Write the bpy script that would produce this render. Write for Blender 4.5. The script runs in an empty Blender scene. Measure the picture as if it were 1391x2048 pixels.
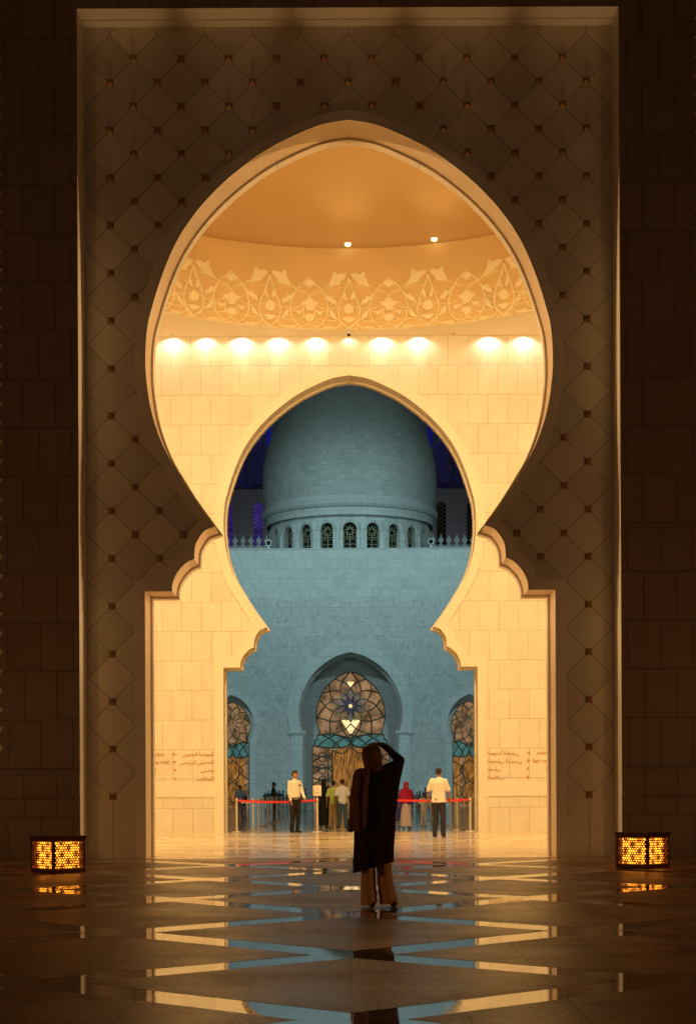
import bpy, bmesh, math, random
from mathutils import Vector, Matrix, noise
from mathutils.geometry import tessellate_polygon
random.seed(7)
R = math.radians
scene = bpy.context.scene
C = scene.collection

# ------------------------------------------------------------------ camera, world, lights, exposure
CAMH, FPX, VX, VY, ROLL = 1.2, 3200.0, 701.5, 1583.0, R(0.25)
cam = bpy.data.cameras.new("camera"); camo = bpy.data.objects.new("camera", cam); C.objects.link(camo)
cam.sensor_fit = 'VERTICAL'; cam.sensor_height = 36; cam.lens = FPX / 2048 * 36
cam.shift_y = (VY - 1024) / 2048; cam.shift_x = -(VX - 695.5) / 2048
cam.clip_end = 1000; cam.clip_start = .1
camo.location = (0, 0, CAMH); camo.rotation_euler = (R(90), ROLL, 0)
scene.camera = camo

w = bpy.data.worlds.new("World"); scene.world = w; w.use_nodes = True
nt = w.node_tree; bgn = nt.nodes['Background']
sky = nt.nodes.new('ShaderNodeTexSky'); sky.sky_type = 'NISHITA'; sky.sun_disc = False
sky.sun_elevation = R(-3); sky.sun_rotation = R(180)
nt.links.new(sky.outputs[0], bgn.inputs[0]); bgn.inputs[1].default_value = 0.05
scene.view_settings.view_transform = 'Standard'; scene.view_settings.look = 'None'
scene.view_settings.exposure = 0; scene.view_settings.gamma = 1
scene.cycles.use_denoising = True
scene.cycles.max_bounces = 10; scene.cycles.diffuse_bounces = 6; scene.cycles.glossy_bounces = 5
scene.cycles.sample_clamp_indirect = 4

def lamp(name, kind, loc, target, energy, color, size=.1, spot=60, blend=.5):
    l = bpy.data.lights.new(name, kind); l.energy = energy; l.color = color
    if kind == 'SPOT': l.spot_size = R(spot); l.spot_blend = blend; l.shadow_soft_size = size
    elif kind == 'POINT': l.shadow_soft_size = size
    elif kind == 'SUN': l.angle = R(size)
    elif kind == 'AREA': l.shape = 'DISK'; l.size = size
    o = bpy.data.objects.new(name, l); C.objects.link(o); o.location = loc
    if target is not None:
        o.rotation_euler = (Vector(target) - Vector(loc)).to_track_quat('-Z', 'Y').to_euler()
    return o

WARM = (1, .655, .265)
# added fill from behind the camera: one very weak, soft and warm directional light
lamp('front_fill', 'SUN', (0, -20, 20), (0, 10, 3), .012, (1, .47, .19), 30)
for x in (-10, 10):
    lamp('low_front_fill', 'POINT', (x, 14, 2.6), None, 350, (1, .48, .165), .4)  # added fill lamps out of view, warming the gate wall and forecourt
# lamps on the side walls of the hall near the front, shining across the opening
for sx in (-1, 1):
    for zz in (3, 7.5, 12):
        lamp('side_wall_lamp', 'SPOT', (sx * 8.4, 31.7, zz), (-sx * 4.81, 28.7, zz * .95), 2300, (1, .60, .26), .08, 38, .6)
for x in (-4.1, -2.05, 0, 2.05, 4.1):   # in-ground uplights at the foot of the gate
    lamp('ground_uplight', 'SPOT', (x, 27.0, .03), (x, 28.56, 15.1), 950, (1, .60, .26), .05, 8.5, .9)
# added floor fill, then wash lamps above the entrance, inside the hall, aimed at the far wall
for x, y in ((-4.5, 34), (4.5, 34), (-4.5, 42.5), (4.5, 42.5), (0, 38)):
    lamp('hall_floor_fill', 'SPOT', (x, y, 14.4 if abs(x) > 1 else 19), (x, y, 0), 1500, WARM, .15, 75, 1)  # unseen spots added to brighten the hall floor
for x in (-6.2, -2.1, 2.1, 6.2):
    lamp('hall_wash', 'SPOT', (x, 31.2, 14.3), (x * .7, 46.9, 2.6), 2900, WARM, .25, 110, 1)
# downlights of the scalloped row
SCALLOP = [(-5.15, 1), (-4.19, .8), (-3.14, 1.25), (-2.07, 1), (-.98, .8), (0, .2), (.97, 1.05), (2.04, 1), (3.06, 0), (4.09, 1.1), (5.12, 1),
           (-6.2, 1), (-7.25, 1), (6.2, 1), (7.25, 1)]
for sx in (-1, 1):
    for yy in (33, 37, 41, 45):
        lamp('side_wall_fill', 'SPOT', (sx * 6.2, yy, 14.4), (sx * 8.6, yy, 8), 430, WARM, .15, 120, 1)  # added spots brightening the side walls, so light spills onto the gate reveals
for x, e in SCALLOP:
    if e: lamp('downlight_beam', 'SPOT', (x, 46.76, 14.552), (x, 46.84, 12.5), 72 * e, (1, .80, .56), .03, 158, .6)
# courtyard floodlights (cool, on masts beyond the frame)
for x in (-22, 22):
    lamp('mast_floodlight', 'SPOT', (x, 96, 41), (x * .0, 128, 9), 20500, (.52, .88, .93), .5, 60, 1)
    lamp('roof_floodlight', 'SPOT', (x * 2, 56, 20), (-x * .1, 136, 28), 23000, (.54, .90, .91), .5, 26, 1)
for x in (-1, 1):
    lamp('rear_fill', 'SPOT', (x * 12, 146, 20.8), (x * 11, 156, 28), 420, (.30, .42, .62), .2, 110, 1)  # added fill that lifts the dark rear block
    lamp('drum_fill', 'SPOT', (x * 13, 161, 31.2), (x * 9.5, 173, 42), 700, (.10, .14, .55), .2, 90, 1)  # added blue fill on the great drum
lamp('court_floodlight', 'SPOT', (0, 60, 32), (0, 92, 0), 7000, (.47, .86, 1.0), .8, 75, 1)

def P(px, py, d):
    """photo measurement at depth d -> world x, z"""
    u, v = px - VX, VY - py
    a, b = u + v * math.sin(ROLL), v - u * math.sin(ROLL)
    return a * d / FPX, CAMH + b * d / FPX

# ------------------------------------------------------------------ materials
def nmat(name):
    m = bpy.data.materials.new(name); m.use_nodes = True
    return m, m.node_tree, m.node_tree.nodes['Principled BSDF']
def N(t, typ, **k):
    n = t.nodes.new(typ)
    for a, b in k.items():
        if a.startswith('i_'): n.inputs[int(a[2:])].default_value = b
        else: setattr(n, a, b)
    return n
def math_n(t, op, a, b=None, c=None, clamp=False):
    n = t.nodes.new('ShaderNodeMath'); n.operation = op; n.use_clamp = clamp
    for i, v in enumerate((a, b, c)):
        if v is None: continue
        if isinstance(v, (int, float)): n.inputs[i].default_value = v
        else: t.links.new(v, n.inputs[i])
    return n.outputs[0]
def mixc(t, fac, a, b, blend='MIX'):
    n = t.nodes.new('ShaderNodeMix'); n.data_type = 'RGBA'; n.blend_type = blend
    for i, v in ((0, fac), (6, a), (7, b)):
        if isinstance(v, (int, float)): n.inputs[i].default_value = v
        elif isinstance(v, tuple): n.inputs[i].default_value = v if len(v) == 4 else (*v, 1)
        else: t.links.new(v, n.inputs[i])
    return n.outputs[2]
def col(c, f=1): return (c[0] * f, c[1] * f, c[2] * f, 1)

def plain(name, c, rough=.5, metal=0, noise_amt=.15, scale=8, bump=0, bscale=40, spec=.5, emit=None, estr=0):
    m, t, b = nmat(name)
    co = N(t, 'ShaderNodeTexCoord')
    nz = N(t, 'ShaderNodeTexNoise'); nz.inputs['Scale'].default_value = scale; nz.inputs['Detail'].default_value = 4
    t.links.new(co.outputs['Object'], nz.inputs['Vector'])
    t.links.new(mixc(t, nz.outputs['Fac'], col(c, 1 - noise_amt), col(c, 1 + noise_amt)), b.inputs['Base Color'])
    b.inputs['Roughness'].default_value = rough; b.inputs['Metallic'].default_value = metal
    b.inputs['Specular IOR Level'].default_value = spec
    if bump:
        n2 = N(t, 'ShaderNodeTexNoise'); n2.inputs['Scale'].default_value = bscale; n2.inputs['Detail'].default_value = 5
        t.links.new(co.outputs['Object'], n2.inputs['Vector'])
        bp = N(t, 'ShaderNodeBump'); bp.inputs['Strength'].default_value = bump; bp.inputs['Distance'].default_value = .02
        t.links.new(n2.outputs['Fac'], bp.inputs['Height']); t.links.new(bp.outputs[0], b.inputs['Normal'])
    if emit:
        b.inputs['Emission Color'].default_value = col(emit); b.inputs['Emission Strength'].default_value = estr
    return m

def stone(name, c, bw, bh, axes='xz', off=(0, 0), mortar=.012, var=.12, rough=.45, uv=False, mdark=.45, offs=.5, relief=None, bump=.35, vein=.12, offn=None):
    m, t, b = nmat(name)
    co = N(t, 'ShaderNodeTexCoord'); sp = N(t, 'ShaderNodeSeparateXYZ')
    t.links.new(co.outputs['UV' if uv else 'Object'], sp.inputs[0])
    ax = {'x': sp.outputs[0], 'y': sp.outputs[1], 'z': sp.outputs[2]}
    cb = N(t, 'ShaderNodeCombineXYZ')
    t.links.new(math_n(t, 'ADD', ax[axes[0]], off[0]), cb.inputs[0]); t.links.new(math_n(t, 'ADD', ax[axes[1]], off[1]), cb.inputs[1])
    br = N(t, 'ShaderNodeTexBrick'); br.offset = offs
    br.inputs['Scale'].default_value = 1; br.inputs['Brick Width'].default_value = bw; br.inputs['Row Height'].default_value = bh
    br.inputs['Mortar Size'].default_value = mortar; br.inputs['Mortar Smooth'].default_value = .2
    br.inputs['Color1'].default_value = col(c, 1 + var * .5); br.inputs['Color2'].default_value = col(c, 1 - var); br.inputs['Mortar'].default_value = col(c, mdark)
    t.links.new(cb.outputs[0], br.inputs['Vector'])
    nz = N(t, 'ShaderNodeTexNoise'); nz.inputs['Scale'].default_value = 1.3; nz.inputs['Detail'].default_value = 7; nz.inputs['Roughness'].default_value = .65
    nz.inputs['Distortion'].default_value = 1.2
    t.links.new(co.outputs['Object'], nz.inputs['Vector'])
    rp = N(t, 'ShaderNodeMapRange'); rp.inputs[1].default_value = .3; rp.inputs[2].default_value = .7; rp.inputs[3].default_value = 1 - vein; rp.inputs[4].default_value = 1.0
    t.links.new(nz.outputs['Fac'], rp.inputs[0])
    cm = mixc(t, 1.0, br.outputs['Color'], rp.outputs[0], 'MULTIPLY')
    hgt = math_n(t, 'SUBTRACT', 1.0, br.outputs['Fac'])
    if relief:   # carved vine lines: contours of a mirrored noise field below a height
        ab = math_n(t, 'ABSOLUTE', ax['x'])
        c2 = N(t, 'ShaderNodeCombineXYZ'); t.links.new(ab, c2.inputs[0]); t.links.new(ax['z'], c2.inputs[1])
        n3 = N(t, 'ShaderNodeTexNoise'); n3.inputs['Scale'].default_value = relief[1]; n3.inputs['Detail'].default_value = 1.5; n3.inputs['Distortion'].default_value = 1.6
        t.links.new(c2.outputs[0], n3.inputs['Vector'])
        fr = math_n(t, 'FRACT', math_n(t, 'MULTIPLY', n3.outputs['Fac'], 12.0))
        ln = math_n(t, 'SUBTRACT', 1, math_n(t, 'MULTIPLY', math_n(t, 'ABSOLUTE', math_n(t, 'SUBTRACT', fr, .5)), 3.6), clamp=True)
        n4 = N(t, 'ShaderNodeTexNoise'); n4.inputs['Scale'].default_value = .35
        t.links.new(c2.outputs[0], n4.inputs['Vector'])
        lim = math_n(t, 'ADD', relief[0], math_n(t, 'MULTIPLY', n4.outputs['Fac'], 2.0))
        mk = math_n(t, 'MULTIPLY', ln, math_n(t, 'LESS_THAN', ax['z'], lim))
        cm = mixc(t, math_n(t, 'MULTIPLY', mk, .40), cm, col(c, .35))
        hgt = math_n(t, 'SUBTRACT', hgt, math_n(t, 'MULTIPLY', mk, .8))
    t.links.new(cm, b.inputs['Base Color'])
    b.inputs['Roughness'].default_value = rough
    bp = N(t, 'ShaderNodeBump'); bp.inputs['Strength'].default_value = bump; bp.inputs['Distance'].default_value = .01
    t.links.new(hgt, bp.inputs['Height']); t.links.new(bp.outputs[0], b.inputs['Normal'])
    return m

CREAM = (.80, .74, .62)
AL = .4325; ZP = 14.10      # diamond lattice half pitch and reference row
def diamond_stone():
    m, t, b = nmat('diamond_marble')
    co = N(t, 'ShaderNodeTexCoord'); sp = N(t, 'ShaderNodeSeparateXYZ'); t.links.new(co.outputs['Object'], sp.inputs[0])
    x, z = sp.outputs[0], sp.outputs[2]
    zr = math_n(t, 'SUBTRACT', z, ZP)
    u = math_n(t, 'DIVIDE', math_n(t, 'ADD', x, zr), 2 * AL); v = math_n(t, 'DIVIDE', math_n(t, 'SUBTRACT', x, zr), 2 * AL)
    def edge(q):
        f = math_n(t, 'FRACT', math_n(t, 'ADD', q, 100.0))
        return math_n(t, 'MINIMUM', f, math_n(t, 'SUBTRACT', 1, f))
    e = math_n(t, 'MINIMUM', edge(u), edge(v))
    d = math_n(t, 'MULTIPLY', e, 2 * AL * .7071)
    line = math_n(t, 'SUBTRACT', 1, math_n(t, 'DIVIDE', d, .014), clamp=True)
    # inside the lattice zone only; plain upright joints outside it
    inz = math_n(t, 'MULTIPLY', math_n(t, 'LESS_THAN', z, ZP + 2 * AL), math_n(t, 'GREATER_THAN', z, ZP - 30 * AL))
    inx = math_n(t, 'LESS_THAN', math_n(t, 'ABSOLUTE', x), 11 * AL)
    vx = math_n(t, 'FRACT', math_n(t, 'ADD', math_n(t, 'DIVIDE', x, 2 * AL), 100.5))
    vd = math_n(t, 'MULTIPLY', math_n(t, 'MINIMUM', vx, math_n(t, 'SUBTRACT', 1, vx)), 2 * AL)
    vx2 = math_n(t, 'FRACT', math_n(t, 'ADD', math_n(t, 'DIVIDE', x, 2 * AL), 100.0))
    vl = math_n(t, 'SUBTRACT', 1, math_n(t, 'DIVIDE', math_n(t, 'MULTIPLY', math_n(t, 'MINIMUM', vx2, math_n(t, 'SUBTRACT', 1, vx2)), 2 * AL), .012), clamp=True)
    line = math_n(t, 'ADD', math_n(t, 'MULTIPLY', line, math_n(t, 'MULTIPLY', inz, inx)), math_n(t, 'MULTIPLY', vl, math_n(t, 'SUBTRACT', 1, inz)), clamp=True)
    cb = N(t, 'ShaderNodeCombineXYZ'); t.links.new(math_n(t, 'FLOOR', u), cb.inputs[0]); t.links.new(math_n(t, 'FLOOR', v), cb.inputs[1])
    wn = N(t, 'ShaderNodeTexWhiteNoise'); t.links.new(cb.outputs[0], wn.inputs[0])
    nz = N(t, 'ShaderNodeTexNoise'); nz.inputs['Scale'].default_value = 2; nz.inputs['Detail'].default_value = 6
    t.links.new(co.outputs['Object'], nz.inputs['Vector'])
    c1 = mixc(t, wn.outputs[0], col(CREAM, .78), col(CREAM, 1))
    c1 = mixc(t, math_n(t, 'MULTIPLY', nz.outputs['Fac'], .2), c1, col((.6, .5, .38)))
    t.links.new(mixc(t, line, c1, col(CREAM, .40)), b.inputs['Base Color'])
    b.inputs['Roughness'].default_value = .42
    bp = N(t, 'ShaderNodeBump'); bp.inputs['Strength'].default_value = .4; bp.inputs['Distance'].default_value = .01
    t.links.new(math_n(t, 'SUBTRACT', 1, line), bp.inputs['Height']); t.links.new(bp.outputs[0], b.inputs['Normal'])
    return m

ZS = 14.56   # soffit height
M = {}
M['diamond'] = diamond_stone()
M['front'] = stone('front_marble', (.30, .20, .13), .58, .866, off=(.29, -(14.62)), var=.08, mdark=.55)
M['hall'] = stone('hall_marble', CREAM, .58, .865, off=(0, -ZS), var=.05, mortar=.007, mdark=.55, vein=.12)
M['hall_side'] = stone('hall_side_marble', CREAM, .58, .865, axes='yz', off=(0, -ZS), var=.08, mortar=.009)
M['lining'] = stone('lining_marble', CREAM, 50, 1.1, off=(25, .3), var=.03, mortar=.006, vein=.08, mdark=.6)
M['trim'] = plain('trim_marble', CREAM, .42, noise_amt=.06, scale=1.5)
M['shaded_reveal'] = plain('shaded_reveal_marble', (.66, .53, .38), .5, noise_amt=.08, scale=1.5)  # same marble as the trim, colour darkened to dim the lit arch reveal
M['plaster'] = plain('warm_lit_plaster', (.76, .57, .30), .7, noise_amt=.05, scale=.6)  # warm lit tone put into the colour; the real surface is white
M['soffit'] = plain('soffit_plaster', (.90, .82, .66), .6, noise_amt=.03)
M['relief'] = plain('relief_plaster', (.92, .84, .62), .6, noise_amt=.04)
M['gold'] = plain('aged_gold', (.34, .18, .065), .45, metal=.15, noise_amt=.3, scale=12)
M['facade'] = stone('facade_marble', (.82, .81, .77), .72, .78, off=(.36, -20.6), var=.05, relief=(15.6, .62), mortar=.014, mdark=.74, bump=.6, vein=.2)
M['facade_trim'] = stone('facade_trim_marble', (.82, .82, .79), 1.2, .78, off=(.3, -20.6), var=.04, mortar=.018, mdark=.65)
M['shade_trim'] = stone('shaded_portal_marble', (.60, .58, .54), 1.2, .78, off=(.3, -20.6), var=.05, mortar=.018, mdark=.6)  # facade trim with the shade of the portal recess put into its colour
M['dome'] = stone('dome_marble', (.80, .80, .75), .62, .42, uv=True, axes='xy', var=.10, mortar=.014, mdark=.72, bump=.2, vein=.2)
M['dim_stone'] = stone('rear_marble', (.62, .62, .60), .9, .7, var=.12, mdark=.6)
M['merlon'] = plain('dark_grey_marble', (.36, .36, .35), .7)  # plain grey, darker than the facade marble
M['dark_metal'] = plain('dark_bronze', (.16, .07, .025), .45, metal=.2)
M['tracery'] = plain('green_bronze', (.10, .09, .045), .45, metal=.3)
M['brass_lattice'] = plain('brass_lattice', (.55, .50, .30), .5, metal=.2)
M['dark_glass'] = plain('dark_glass', (.02, .02, .02), .1, noise_amt=.3)
M['steel'] = plain('brushed_steel', (.74, .68, .62), .32, metal=.35, noise_amt=.05)
M['red_belt'] = plain('red_belt', (.75, .03, .03), .6, noise_amt=.05)
M['grey_belt'] = plain('grey_belt', (.55, .56, .58), .6)
M['black_plastic'] = plain('black_plastic', (.02, .02, .02), .4)
M['paper'] = plain('white_card', (.8, .78, .7), .6, noise_amt=.03)
M['ink'] = plain('engraved_ochre', (.46, .19, .035), .5, metal=.0)
M['white_paint'] = plain('white_paint', (.75, .75, .72), .5)

def emis(name, c, s, scale=0, lo=.3, base=(.02, .02, .02), trans=0, rough=.3, stretch=None):
    m, t, b = nmat(name)
    b.inputs['Base Color'].default_value = col(base); b.inputs['Roughness'].default_value = rough
    b.inputs['Emission Color'].default_value = col(c); b.inputs['Emission Strength'].default_value = s
    if scale:
        co = N(t, 'ShaderNodeTexCoord'); nz = N(t, 'ShaderNodeTexNoise'); nz.inputs['Scale'].default_value = scale; nz.inputs['Detail'].default_value = 5
        src = co.outputs['Object']
        if stretch:
            mp = N(t, 'ShaderNodeMapping'); mp.inputs['Scale'].default_value = stretch; t.links.new(src, mp.inputs[0]); src = mp.outputs[0]
        t.links.new(src, nz.inputs['Vector'])
        rp = N(t, 'ShaderNodeMapRange'); rp.inputs[1].default_value = .35; rp.inputs[2].default_value = .68
        rp.inputs[3].default_value = s * lo; rp.inputs[4].default_value = s * 1.5
        t.links.new(nz.outputs['Fac'], rp.inputs[0]); t.links.new(rp.outputs[0], b.inputs['Emission Strength'])
    if trans:
        tr = N(t, 'ShaderNodeBsdfTransparent'); mx = N(t, 'ShaderNodeMixShader'); mx.inputs[0].default_value = trans
        t.links.new(b.outputs[0], mx.inputs[1]); t.links.new(tr.outputs[0], mx.inputs[2])
        t.links.new(mx.outputs[0], t.nodes['Material Output'].inputs['Surface'])
    return m
M['glass_pink'] = emis('pink_glass', (.33, .19, .095), .75, 1.3, .25, trans=.35)
M['glass_gold'] = emis('gold_glass', (.42, .165, .025), .75, 2.2, .2, trans=.2, stretch=(3, 1, .5))
M['glass_teal'] = emis('teal_glass', (.06, .14, .13), .75, 1.5, .6, base=(.05, .15, .15))
M['glass_violet'] = emis('violet_glass', (.17, .12, .11), .8, 3, .5)
M['glass_blue'] = emis('blue_petal_glass', (.045, .04, .075), .9, 5, .6)
M['glass_green'] = emis('green_petal_glass', (.14, .20, .06), .8, 3, .5)
M['glass_amber'] = emis('amber_heart', (1, .65, .25), 1.6, 6, .4)
M['chand'] = emis('chandelier_light', (1, .68, .30), 11)
M['prayer'] = emis('prayer_hall_glow', (.5, .26, .07), .55, .7, .3, stretch=(2.5, 1, .3))
M['blue_glow'] = emis('blue_lit_glass', (.01, .015, .40), .4, 1.0, .4, stretch=(1, 1, .3))
M['blue_soft'] = emis('blue_lit_stone', (.01, .015, .10), 1.2)
M['violet_glow'] = emis('violet_lit_glass', (.035, .018, .15), .8, .8, .6)
M['lantern_glow'] = emis('lantern_glow', (1, .28, .02), 4.8, 20, .25)
M['uplight'] = emis('uplight_lens', (1, .72, .32), 5)

# polished / honed floors
def floor_mat(name, c, c2, rough, joint, jm=.006, bump=0, spec=.5, nscale=3, off=(0, 0), grain=0, aniso=False, jd=.4, rvar=0):
    m, t, b = nmat(name)
    co = N(t, 'ShaderNodeTexCoord')
    mp = N(t, 'ShaderNodeMapping'); mp.inputs['Location'].default_value = (off[0], off[1], 0); t.links.new(co.outputs['Object'], mp.inputs[0])
    br = N(t, 'ShaderNodeTexBrick'); br.offset = 0
    br.inputs['Scale'].default_value = 1; br.inputs['Brick Width'].default_value = joint; br.inputs['Row Height'].default_value = joint
    br.inputs['Mortar Size'].default_value = jm; br.inputs['Color1'].default_value = (1, 1, 1, 1); br.inputs['Color2'].default_value = (.7, .7, .7, 1); br.inputs['Mortar'].default_value = (jd, jd, jd, 1)
    t.links.new(mp.outputs[0], br.inputs['Vector'])
    nz = N(t, 'ShaderNodeTexNoise'); nz.inputs['Scale'].default_value = nscale; nz.inputs['Detail'].default_value = 8; nz.inputs['Roughness'].default_value = .7
    t.links.new(co.outputs['Object'], nz.inputs['Vector'])
    mr = N(t, 'ShaderNodeMapRange'); mr.inputs[1].default_value = .32; mr.inputs[2].default_value = .68; t.links.new(nz.outputs['Fac'], mr.inputs[0])
    cc = mixc(t, mr.outputs[0], col(c), col(c2))
    cc = mixc(t, 1.0, cc, br.outputs['Color'], 'MULTIPLY')
    if grain:
        g = N(t, 'ShaderNodeTexNoise'); g.inputs['Scale'].default_value = 30; g.inputs['Detail'].default_value = 3; t.links.new(co.outputs['Object'], g.inputs['Vector'])
        rg = N(t, 'ShaderNodeMapRange'); rg.inputs[1].default_value = .35; rg.inputs[2].default_value = .65; rg.inputs[3].default_value = 1 - grain; rg.inputs[4].default_value = 1 + grain
        t.links.new(g.outputs['Fac'], rg.inputs[0]); cc = mixc(t, 1.0, cc, rg.outputs[0], 'MULTIPLY')
    t.links.new(cc, b.inputs['Base Color'])
    n5 = N(t, 'ShaderNodeTexNoise'); n5.inputs['Scale'].default_value = .9; n5.inputs['Detail'].default_value = 6; t.links.new(co.outputs['Object'], n5.inputs['Vector'])
    rr = N(t, 'ShaderNodeMapRange'); rr.inputs[1].default_value = .35; rr.inputs[2].default_value = .65; rr.inputs[3].default_value = rough * (1 - rvar); rr.inputs[4].default_value = rough * (1 + rvar)
    t.links.new(n5.outputs['Fac'], rr.inputs[0]); t.links.new(rr.outputs[0], b.inputs['Roughness'])
    b.inputs['Specular IOR Level'].default_value = spec
    n2 = N(t, 'ShaderNodeTexNoise'); n2.inputs['Scale'].default_value = 60 if grain else 4; n2.inputs['Detail'].default_value = 4
    t.links.new(co.outputs['Object'], n2.inputs['Vector'])
    h = math_n(t, 'ADD', math_n(t, 'MULTIPLY', n2.outputs['Fac'], bump), math_n(t, 'MULTIPLY', br.outputs['Fac'], -.5))
    bp = N(t, 'ShaderNodeBump'); bp.inputs['Strength'].default_value = .5; bp.inputs['Distance'].default_value = .004
    t.links.new(h, bp.inputs['Height']); t.links.new(bp.outputs[0], b.inputs['Normal'])
    if spec > .9: b.inputs['IOR'].default_value = 2.7; b.inputs['Specular IOR Level'].default_value = .5
    return m
M['floor_band'] = floor_mat('polished_band_marble', (.45, .32, .20), (.56, .40, .26), .03, 1.2, jm=.004, bump=.02, nscale=1.5, rvar=.5, spec=1)
M['floor_tile'] = floor_mat('flamed_granite', (.22, .115, .05), (.72, .42, .21), .38, .62, jm=.006, bump=.8, spec=.26, nscale=1.1, grain=.45, rvar=.15)
M['floor_red'] = floor_mat('polished_red_marble', (.16, .06, .03), (.24, .10, .05), .06, .8, jm=.004, bump=.02, nscale=1.5)
M['floor_hall'] = floor_mat('polished_hall_marble', (.76, .56, .34), (.88, .70, .46), .14, 1.2, jm=.006, bump=.10, spec=.32, rvar=.4)
M['floor_court'] = floor_mat('court_marble', (.55, .55, .53), (.68, .68, .66), .09, .9, jm=.012, bump=.12, spec=.5, jd=.6)
M['floor_inlay'] = plain('pale_inlay', (.85, .75, .55), .2, noise_amt=.03)

# ------------------------------------------------------------------ mesh helpers
class MB:
    def __init__(s): s.v = []; s.f = []; s.uv = {}
    def add(s, vs, fs, uvs=None):
        o = len(s.v); s.v += [tuple(p) for p in vs]
        for i, f in enumerate(fs):
            if uvs: s.uv[len(s.f)] = uvs[i]
            s.f.append([o + k for k in f])
        return s
    def prism(s, poly, y0, y1, f=None):
        """polygon in x,z extruded along y; f maps (x,y,z) to world"""
        n = len(poly); V = [Vector((p[0], p[1], 0)) for p in poly]
        tris = tessellate_polygon([V])
        vs = [(p[0], y0, p[1]) for p in poly] + [(p[0], y1, p[1]) for p in poly]
        if f: vs = [f(*q) for q in vs]
        fs = [tuple(t) for t in tris] + [tuple(n + k for k in reversed(t)) for t in tris]
        fs += [(i, (i + 1) % n, n + (i + 1) % n, n + i) for i in range(n)]
        return s.add(vs, fs)
    def box(s, x0, x1, y0, y1, z0, z1):
        vs = [(x, y, z) for z in (z0, z1) for y in (y0, y1) for x in (x0, x1)]
        return s.add(vs, [(0, 2, 3, 1), (4, 5, 7, 6), (0, 1, 5, 4), (2, 6, 7, 3), (0, 4, 6, 2), (1, 3, 7, 5)])
    def lathe(s, prof, cx, cy, n=64, a0=0, a1=2 * math.pi, ur=1.0):
        full = abs(a1 - a0 - 2 * math.pi) < 1e-6; m = n if full else n + 1
        vs = []; L = [0]
        for i in range(1, len(prof)): L.append(L[-1] + math.dist(prof[i], prof[i - 1]))
        for r, z in prof:
            for k in range(m):
                a = a0 + (a1 - a0) * k / n; vs.append((cx + r * math.cos(a), cy + r * math.sin(a), z))
        fs = []; uvs = []
        for i in range(len(prof) - 1):
            for k in range(n):
                k2 = (k + 1) % m; fs.append((i * m + k, i * m + k2, (i + 1) * m + k2, (i + 1) * m + k))
                ua, ub = ur * (a1 - a0) * k / n, ur * (a1 - a0) * (k + 1) / n
                uvs.append(((ua, L[i]), (ub, L[i]), (ub, L[i + 1]), (ua, L[i + 1])))
        return s.add(vs, fs, uvs)
    def tube(s, pts, r, n=6, closed=False):
        pts = [Vector(p) for p in pts]; m = len(pts); rings = []
        for i, p in enumerate(pts):
            a = pts[(i - 1) % m] if (closed or i > 0) else p; b = pts[(i + 1) % m] if (closed or i < m - 1) else p
            d = (b - a).normalized(); up = Vector((0, 1, 0)) if abs(d.y) < .9 else Vector((1, 0, 0))
            s1 = d.cross(up).normalized(); s2 = d.cross(s1)
            rr = r[i] if isinstance(r, (list, tuple)) else r
            rings.append([p + (s1 * math.cos(q) + s2 * math.sin(q)) * rr for q in [2 * math.pi * k / n for k in range(n)]])
        vs = [v for rg in rings for v in rg]; fs = []
        for i in range(m if closed else m - 1):
            j = (i + 1) % m
            for k in range(n): fs.append((i * n + k, i * n + (k + 1) % n, j * n + (k + 1) % n, j * n + k))
        if not closed: fs.append(tuple(range(n))[::-1]); fs.append(tuple((m - 1) * n + k for k in range(n)))
        return s.add(vs, fs)
    def build(s, name, m, parent=None, smooth=False, recalc=True, bevel=0, loc=None, edge=None):
        me = bpy.data.meshes.new(name); me.from_pydata(s.v, [], s.f)
        if s.uv:
            ul = me.uv_layers.new(name='UVMap')
            for p in me.polygons:
                u = s.uv.get(p.index)
                if u:
                    for li, q in zip(p.loop_indices, u): ul.data[li].uv = q
        if recalc:
            bm = bmesh.new(); bm.from_mesh(me); bmesh.ops.recalc_face_normals(bm, faces=bm.faces)
            bm.to_mesh(me); bm.free()
        if smooth: me.polygons.foreach_set('use_smooth', [True] * len(me.polygons))
        me.materials.append(m); me.update()
        if edge:
            me.materials.append(edge)
            for p in me.polygons:
                if abs(p.normal.y) < .5: p.material_index = 1
        o = bpy.data.objects.new(name, me); C.objects.link(o)
        if parent: o.parent = parent
        if loc: o.location = loc
        return o
def empty(name, loc=(0, 0, 0), rz=0):
    o = bpy.data.objects.new(name, None); C.objects.link(o); o.location = loc; o.rotation_euler.z = rz; o.empty_display_size = .2
    return o
def tag(o, label, cat, group=None):
    o['label'] = label; o['category'] = cat
    if group: o['group'] = group
    return o
def struct(o): o['kind'] = 'structure'; return o
def catmull(pts, n=6):
    out = []; p = [pts[0]] + list(pts) + [pts[-1]]
    for i in range(1, len(p) - 2):
        for k in range(n):
            t = k / n
            out.append(tuple(.5 * ((2 * p[i][a]) + (-p[i-1][a] + p[i+1][a]) * t + (2*p[i-1][a] - 5*p[i][a] + 4*p[i+1][a] - p[i+2][a]) * t*t + (-p[i-1][a] + 3*p[i][a] - 3*p[i+1][a] + p[i+2][a]) * t**3) for a in range(len(pts[0]))))
    out.append(tuple(pts[-1])); return out
def seg_dist(p, a, b):
    ax, ay = b[0] - a[0], b[1] - a[1]; L = ax * ax + ay * ay
    t = 0 if L == 0 else max(0, min(1, ((p[0] - a[0]) * ax + (p[1] - a[1]) * ay) / L))
    return math.hypot(p[0] - a[0] - ax * t, p[1] - a[1] - ay * t)
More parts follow.
